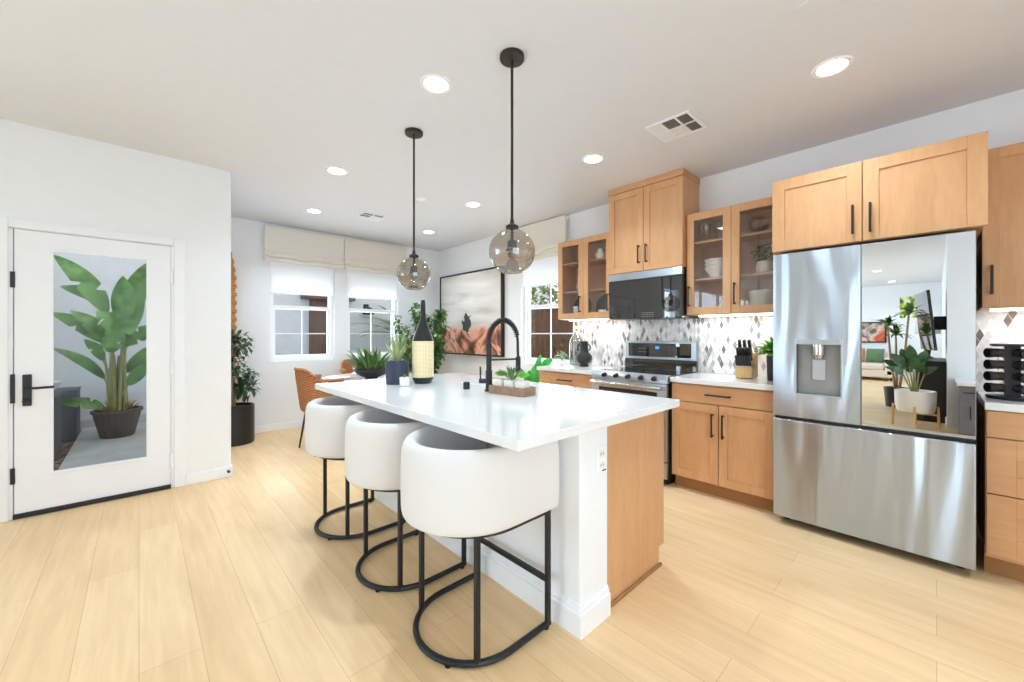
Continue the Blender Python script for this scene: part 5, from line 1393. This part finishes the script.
obj('stems', tube(mb(), [(ux, uy, GZ), (ux, uy, 0.6)], 0.02, 8), 'stem', t)
tree(-2.3, 6.9, 1.7, 0.8, 'green tree outside seen in the microwave glass', 'leaf')

# ------------------------------------------------------------------ living room (seen in the fridge mirror)
t = thing('sideboard', 'low charcoal drawer unit with a white top, at the right edge of the fridge mirror', 'sideboard', (-1.5, -0.55, 0))
obj('cabinet_body', box(mb(), -1.88, -1.165, -0.93, -0.19, 0.0, 0.64), 'greycab', t, smooth=0)
obj('top', box(mb(), -1.89, -1.125, -0.95, -0.172, 0.641, 0.68), 'quartz', t, bevel=0.003)
for y0, y1 in ((-0.56, -0.195), (-0.927, -0.563)):
    for z0, z1 in ((0.47, 0.63), (0.05, 0.465)):
        d = obj('drawer', box(mb(), -1.1645, -1.148, y0, y1, z0, z1), 'greycab', t, bevel=0.001, smooth=0)
        h = mb(); c = y1 - 0.09; zc = z1 - 0.07
        if z1 > 0.5: box(h, -1.125, -1.115, c - 0.06, c + 0.06, zc - 0.006, zc + 0.006); box(h, -1.148, -1.12, c - 0.05, c - 0.04, zc - 0.005, zc + 0.005); box(h, -1.148, -1.12, c + 0.04, c + 0.05, zc - 0.005, zc + 0.005)
        else: box(h, -1.125, -1.115, c - 0.006, c + 0.006, zc - 0.16, zc); box(h, -1.148, -1.12, c - 0.005, c + 0.005, zc - 0.15, zc - 0.14); box(h, -1.148, -1.12, c - 0.005, c + 0.005, zc - 0.02, zc - 0.01)
        obj('handle', h, 'black', d, smooth=0, label='black bar pull')

def soft(name, dims, loc, mat, parent, bev=0.06):
    x0, x1, y0, y1, z0, z1 = dims
    return obj(name, box(mb(), *dims), mat, parent, bevel=bev, seg=4, smooth=60)
sx, sy = -9.2, 2.05
t = thing('sofa', 'cream sofa in the living room, seen in the fridge mirror', 'sofa', (sx, sy, 0))
soft('sofa_base', (-9.72, -8.62, 0.78, 3.10, 0.09, 0.30), None, 'sofa', t, 0.03)
for i in range(2): soft('seat_cushion', (-9.45, -8.60, 0.99 + i * 0.955, 1.935 + i * 0.955, 0.302, 0.46), None, 'sofa', t, 0.05)
soft('backrest', (-9.75, -9.45, 0.98, 2.90, 0.28, 0.82), None, 'sofa', t, 0.08)
soft('armrest', (-9.72, -8.62, 0.76, 0.985, 0.12, 0.64), None, 'sofa', t, 0.06); soft('armrest', (-9.72, -8.62, 2.905, 3.13, 0.12, 0.64), None, 'sofa', t, 0.06)
for x in (-9.65, -8.7):
    for y in (0.85, 3.03): obj('leg', cyl(mb(), x, y, 0, 0.095, 0.025, 12), 'black', t)
def pillow(label, c, rz, mat, s=0.5):
    bm = mb(); n = 10
    for sgn in (1, -1):
        g = {}
        for i in range(n + 1):
            for j in range(n + 1):
                u, v = i / n * 2 - 1, j / n * 2 - 1; th = 0.11 * (max(0, (1 - u * u) * (1 - v * v))) ** 0.45 * sgn
                g[(i, j)] = bm.verts.new((th, u * s / 2 * (1 - 0.05 * (1 - v * v)), v * s / 2))
        for i in range(n):
            for j in range(n): bm.faces.new((g[(i, j)], g[(i + 1, j)], g[(i + 1, j + 1)], g[(i, j + 1)]))
    bmesh.ops.remove_doubles(bm, verts=bm.verts, dist=0.0005)
    bmesh.ops.rotate(bm, verts=bm.verts, matrix=Matrix.Rotation(rz, 3, 'Z') @ Matrix.Rotation(-0.25, 3, 'Y')); bmesh.ops.translate(bm, verts=bm.verts, vec=c)
    single('throw_pillow', bm, mat, label, 'pillow', tuple(c), 'throw pillows on the sofa', smooth=180)
pillow('sage green throw pillow against the sofa arm in the mirror', Vector((-9.17, 1.21, 0.675)), 0.1, 'sage', 0.4)
pillow('terracotta throw pillow beside the green one, in the mirror', Vector((-9.17, 1.63, 0.68)), -0.05, 'terracotta', 0.4)

def abstract(name, a, b_, c, d, s=2.0):
    m, nt, b = new_mat(name); v = coords(nt)
    nt.links.new(ramp(nt, noise(nt, v, s, 4, 0.5, 1.5).outputs[0], [(0.32, a), (0.45, b_), (0.56, c), (0.68, d)]), b.inputs['Base Color'])
    b.inputs['Roughness'].default_value = 0.5; return m
def pic(label, y0, y1, z0, z1, mat, fm):
    t = thing('framed_picture', label, 'picture', (-10.0, (y0 + y1) / 2, z0)); f = 0.04
    b = mb(); box(b, -9.999, -9.96, y0, y0 + f, z0, z1); box(b, -9.999, -9.96, y1 - f, y1, z0, z1); box(b, -9.999, -9.96, y0 + f, y1 - f, z0, z0 + f); box(b, -9.999, -9.96, y0 + f, y1 - f, z1 - f, z1)
    obj('frame', b, fm, t, smooth=0); obj('canvas', box(mb(), -9.998, -9.972, y0 + f, y1 - f, z0 + f, z1 - f), mat, t, smooth=0)
pic('wide rust and brown abstract picture above the sofa, in the fridge mirror', 1.02, 3.0, 1.03, 1.66, abstract('rust_abstract', rgb(206, 84, 52), rgb(226, 206, 190), rgb(96, 70, 62), rgb(150, 150, 146), 1.6), 'black')
pic('white-framed green and yellow abstract picture high on the far wall, in the fridge mirror', 0.16, 0.78, 1.72, 2.42, abstract('green_abstract', rgb(24, 110, 92), rgb(40, 140, 80), rgb(226, 222, 70), rgb(240, 240, 236), 3.2), 'trim')

# planter on a wooden stand with rubber plant leaves
px_, py_ = -1.55, 0.205
t = thing('stand_planter', 'white planter with broad dark leaves on a four-legged wooden stand, in the fridge mirror', 'potted plant', (px_, py_, 0))
obj('pot', lathe(mb(), [(0.15, 0.20), (0.19, 0.215), (0.205, 0.30), (0.21, 0.50), (0.20, 0.505), (0.19, 0.48), (0.0, 0.47)], px_, py_, 40), 'ceramic', t)
st_ = obj('stand', mb() if False else box(box(mb(), px_ - 0.21, px_ + 0.21, py_ - 0.012, py_ + 0.012, 0.175, 0.199), px_ - 0.012, px_ + 0.012, py_ - 0.21, py_ - 0.0125, 0.175, 0.199), 'pine', t, smooth=0)
for x, y in ((0.22, 0), (-0.22, 0), (0, 0.22), (0, -0.22)):
    obj('leg', tube(mb(), [(px_ + x * 1.04, py_ + y * 1.04, 0), (px_ + x * 1.0, py_ + y * 1.0, 0.30)], 0.014, 10), 'pine', t)
bl = mb(); bs = mb()
for (ex_, ey_, ez_, w) in ((0.05, 0.22, 1.05, 0.13), (-0.05, 0.13, 1.12, 0.12), (0.1, 0.0, 1.02, 0.12), (0.12, 0.27, 0.86, 0.1), (0.08, -0.2, 0.88, 0.1), (-0.1, -0.1, 1.1, 0.12), (-0.05, 0.3, 0.95, 0.11), (0.1, -0.08, 0.95, 0.11), (0.0, 0.05, 1.18, 0.12), (-0.15, 0.1, 0.9, 0.11)):
    p0 = Vector((px_ + ex_ * 0.45, py_ + ey_ * 0.45, 0.62 + (ez_ - 0.62) * 0.45)); p1 = Vector((px_ + ex_, py_ + ey_ * 1.1, ez_))
    tube(bs, [(px_ + ex_ * 0.1, py_ + ey_ * 0.1, 0.47), (px_ + ex_ * 0.3, py_ + ey_ * 0.3, (0.47 + p0.z) / 2 + 0.02), p0], 0.009, 8, r2=0.005)
    leaf(bl, p0, p1, w, 0.03, 9, 0.2, nrm=(0.8, 0, 0.5), tip=0.04)
obj('stems', bs, 'stem', t); obj('leaves', bl, 'leaf_dk', t, smooth=60)
# tall dracaena behind
px_, py_ = -3.5, 0.48
t = thing('tall_dracaena', 'tall dracaena with spiky green heads beside the lamp, in the fridge mirror', 'potted plant', (px_, py_, 0))
obj('pot', lathe(mb(), [(0.15, 0.0005), (0.18, 0.34), (0.165, 0.34), (0.16, 0.31), (0.0, 0.31)], px_, py_, 32), 'black_ceramic', t)
bs = mb(); bl = mb()
for (ox, oy, z) in ((0.0, 0.12, 1.42), (0.1, -0.15, 1.62), (-0.1, 0.02, 1.25)):
    tube(bs, [(px_ + ox * 0.2, py_ + oy * 0.2, 0.31), (px_ + ox * 0.8, py_ + oy * 0.7, z * 0.6), (px_ + ox, py_ + oy, z)], 0.02, 8, r2=0.014)
    for i in range(26):
        a = random.uniform(0, 2 * PI); e = random.uniform(0.15, 1.5); L = random.uniform(0.22, 0.36)
        p0 = Vector((px_ + ox, py_ + oy, z)); p1 = p0 + Vector((math.cos(a) * math.sin(e) * L, math.sin(a) * math.sin(e) * L, math.cos(e) * L)); p1.y = max(p1.y, -0.05)
        leaf(bl, p0, p1, 0.05, 0.03, 6, 0.25, tip=0.08)
obj('stems', bs, 'trunk', t); obj('leaves', bl, 'leaf', t, smooth=60)
# console, lamp and television
t = thing('console', 'low black console against the living room wall, in the fridge mirror', 'console', (-2.75, 0.1, 0))
obj('cabinet_body', box(mb(), -3.40, -2.15, -0.095, 0.20, 0.0, 0.86), 'blacksat', t, bevel=0.004, smooth=0)
obj('top', box(mb(), -3.42, -2.13, -0.096, 0.22, 0.861, 0.89), 'black', t, bevel=0.003, smooth=0)
for x in (-2.975, -2.43):
    d = obj('door', box(mb(), x - 0.26, x + 0.26, 0.2005, 0.213, 0.03, 0.84), 'blacksat', t, smooth=0)
    obj('knob', tube(mb(), [(x + 0.2, 0.213, 0.5), (x + 0.2, 0.235, 0.5)], 0.012, 10), 'bronze', d)
lx, ly = -3.2, 0.10
t = thing('table_lamp', 'table lamp with a white drum shade on the console, in the fridge mirror', 'table lamp', (lx, ly, 0.89))
obj('base', lathe(mb(), [(0.07, 0.8905), (0.075, 0.90), (0.03, 0.93), (0.045, 1.05), (0.05, 1.15), (0.02, 1.24), (0.012, 1.30)], lx, ly, 28), 'black_ceramic', t, smooth=50)
obj('lamp_shade', lathe(mb(), [(0.15, 1.29), (0.135, 1.51)], lx, ly, 40, cap=False), 'lampshade', t, smooth=180, thick=0.003)
t = thing('television', 'black flat television leaning from a wall arm, in the fridge mirror', 'television', (-2.1, -0.05, 1.45))
b = mb(); box(b, -2.95, -2.0, 0.06, 0.095, 1.05, 1.93)
bmesh.ops.rotate(b, verts=b.verts, cent=(-2.45, 0.07, 1.05), matrix=Matrix.Rotation(-0.16, 3, 'Z') @ Matrix.Rotation(-0.09, 3, 'X'))
obj('screen', b, 'blackgloss', t, bevel=0.004, smooth=0)
obj('wall_arm', box(mb(), -2.6, -2.35, -0.099, 0.03, 1.35, 1.55), 'black', t, smooth=0)
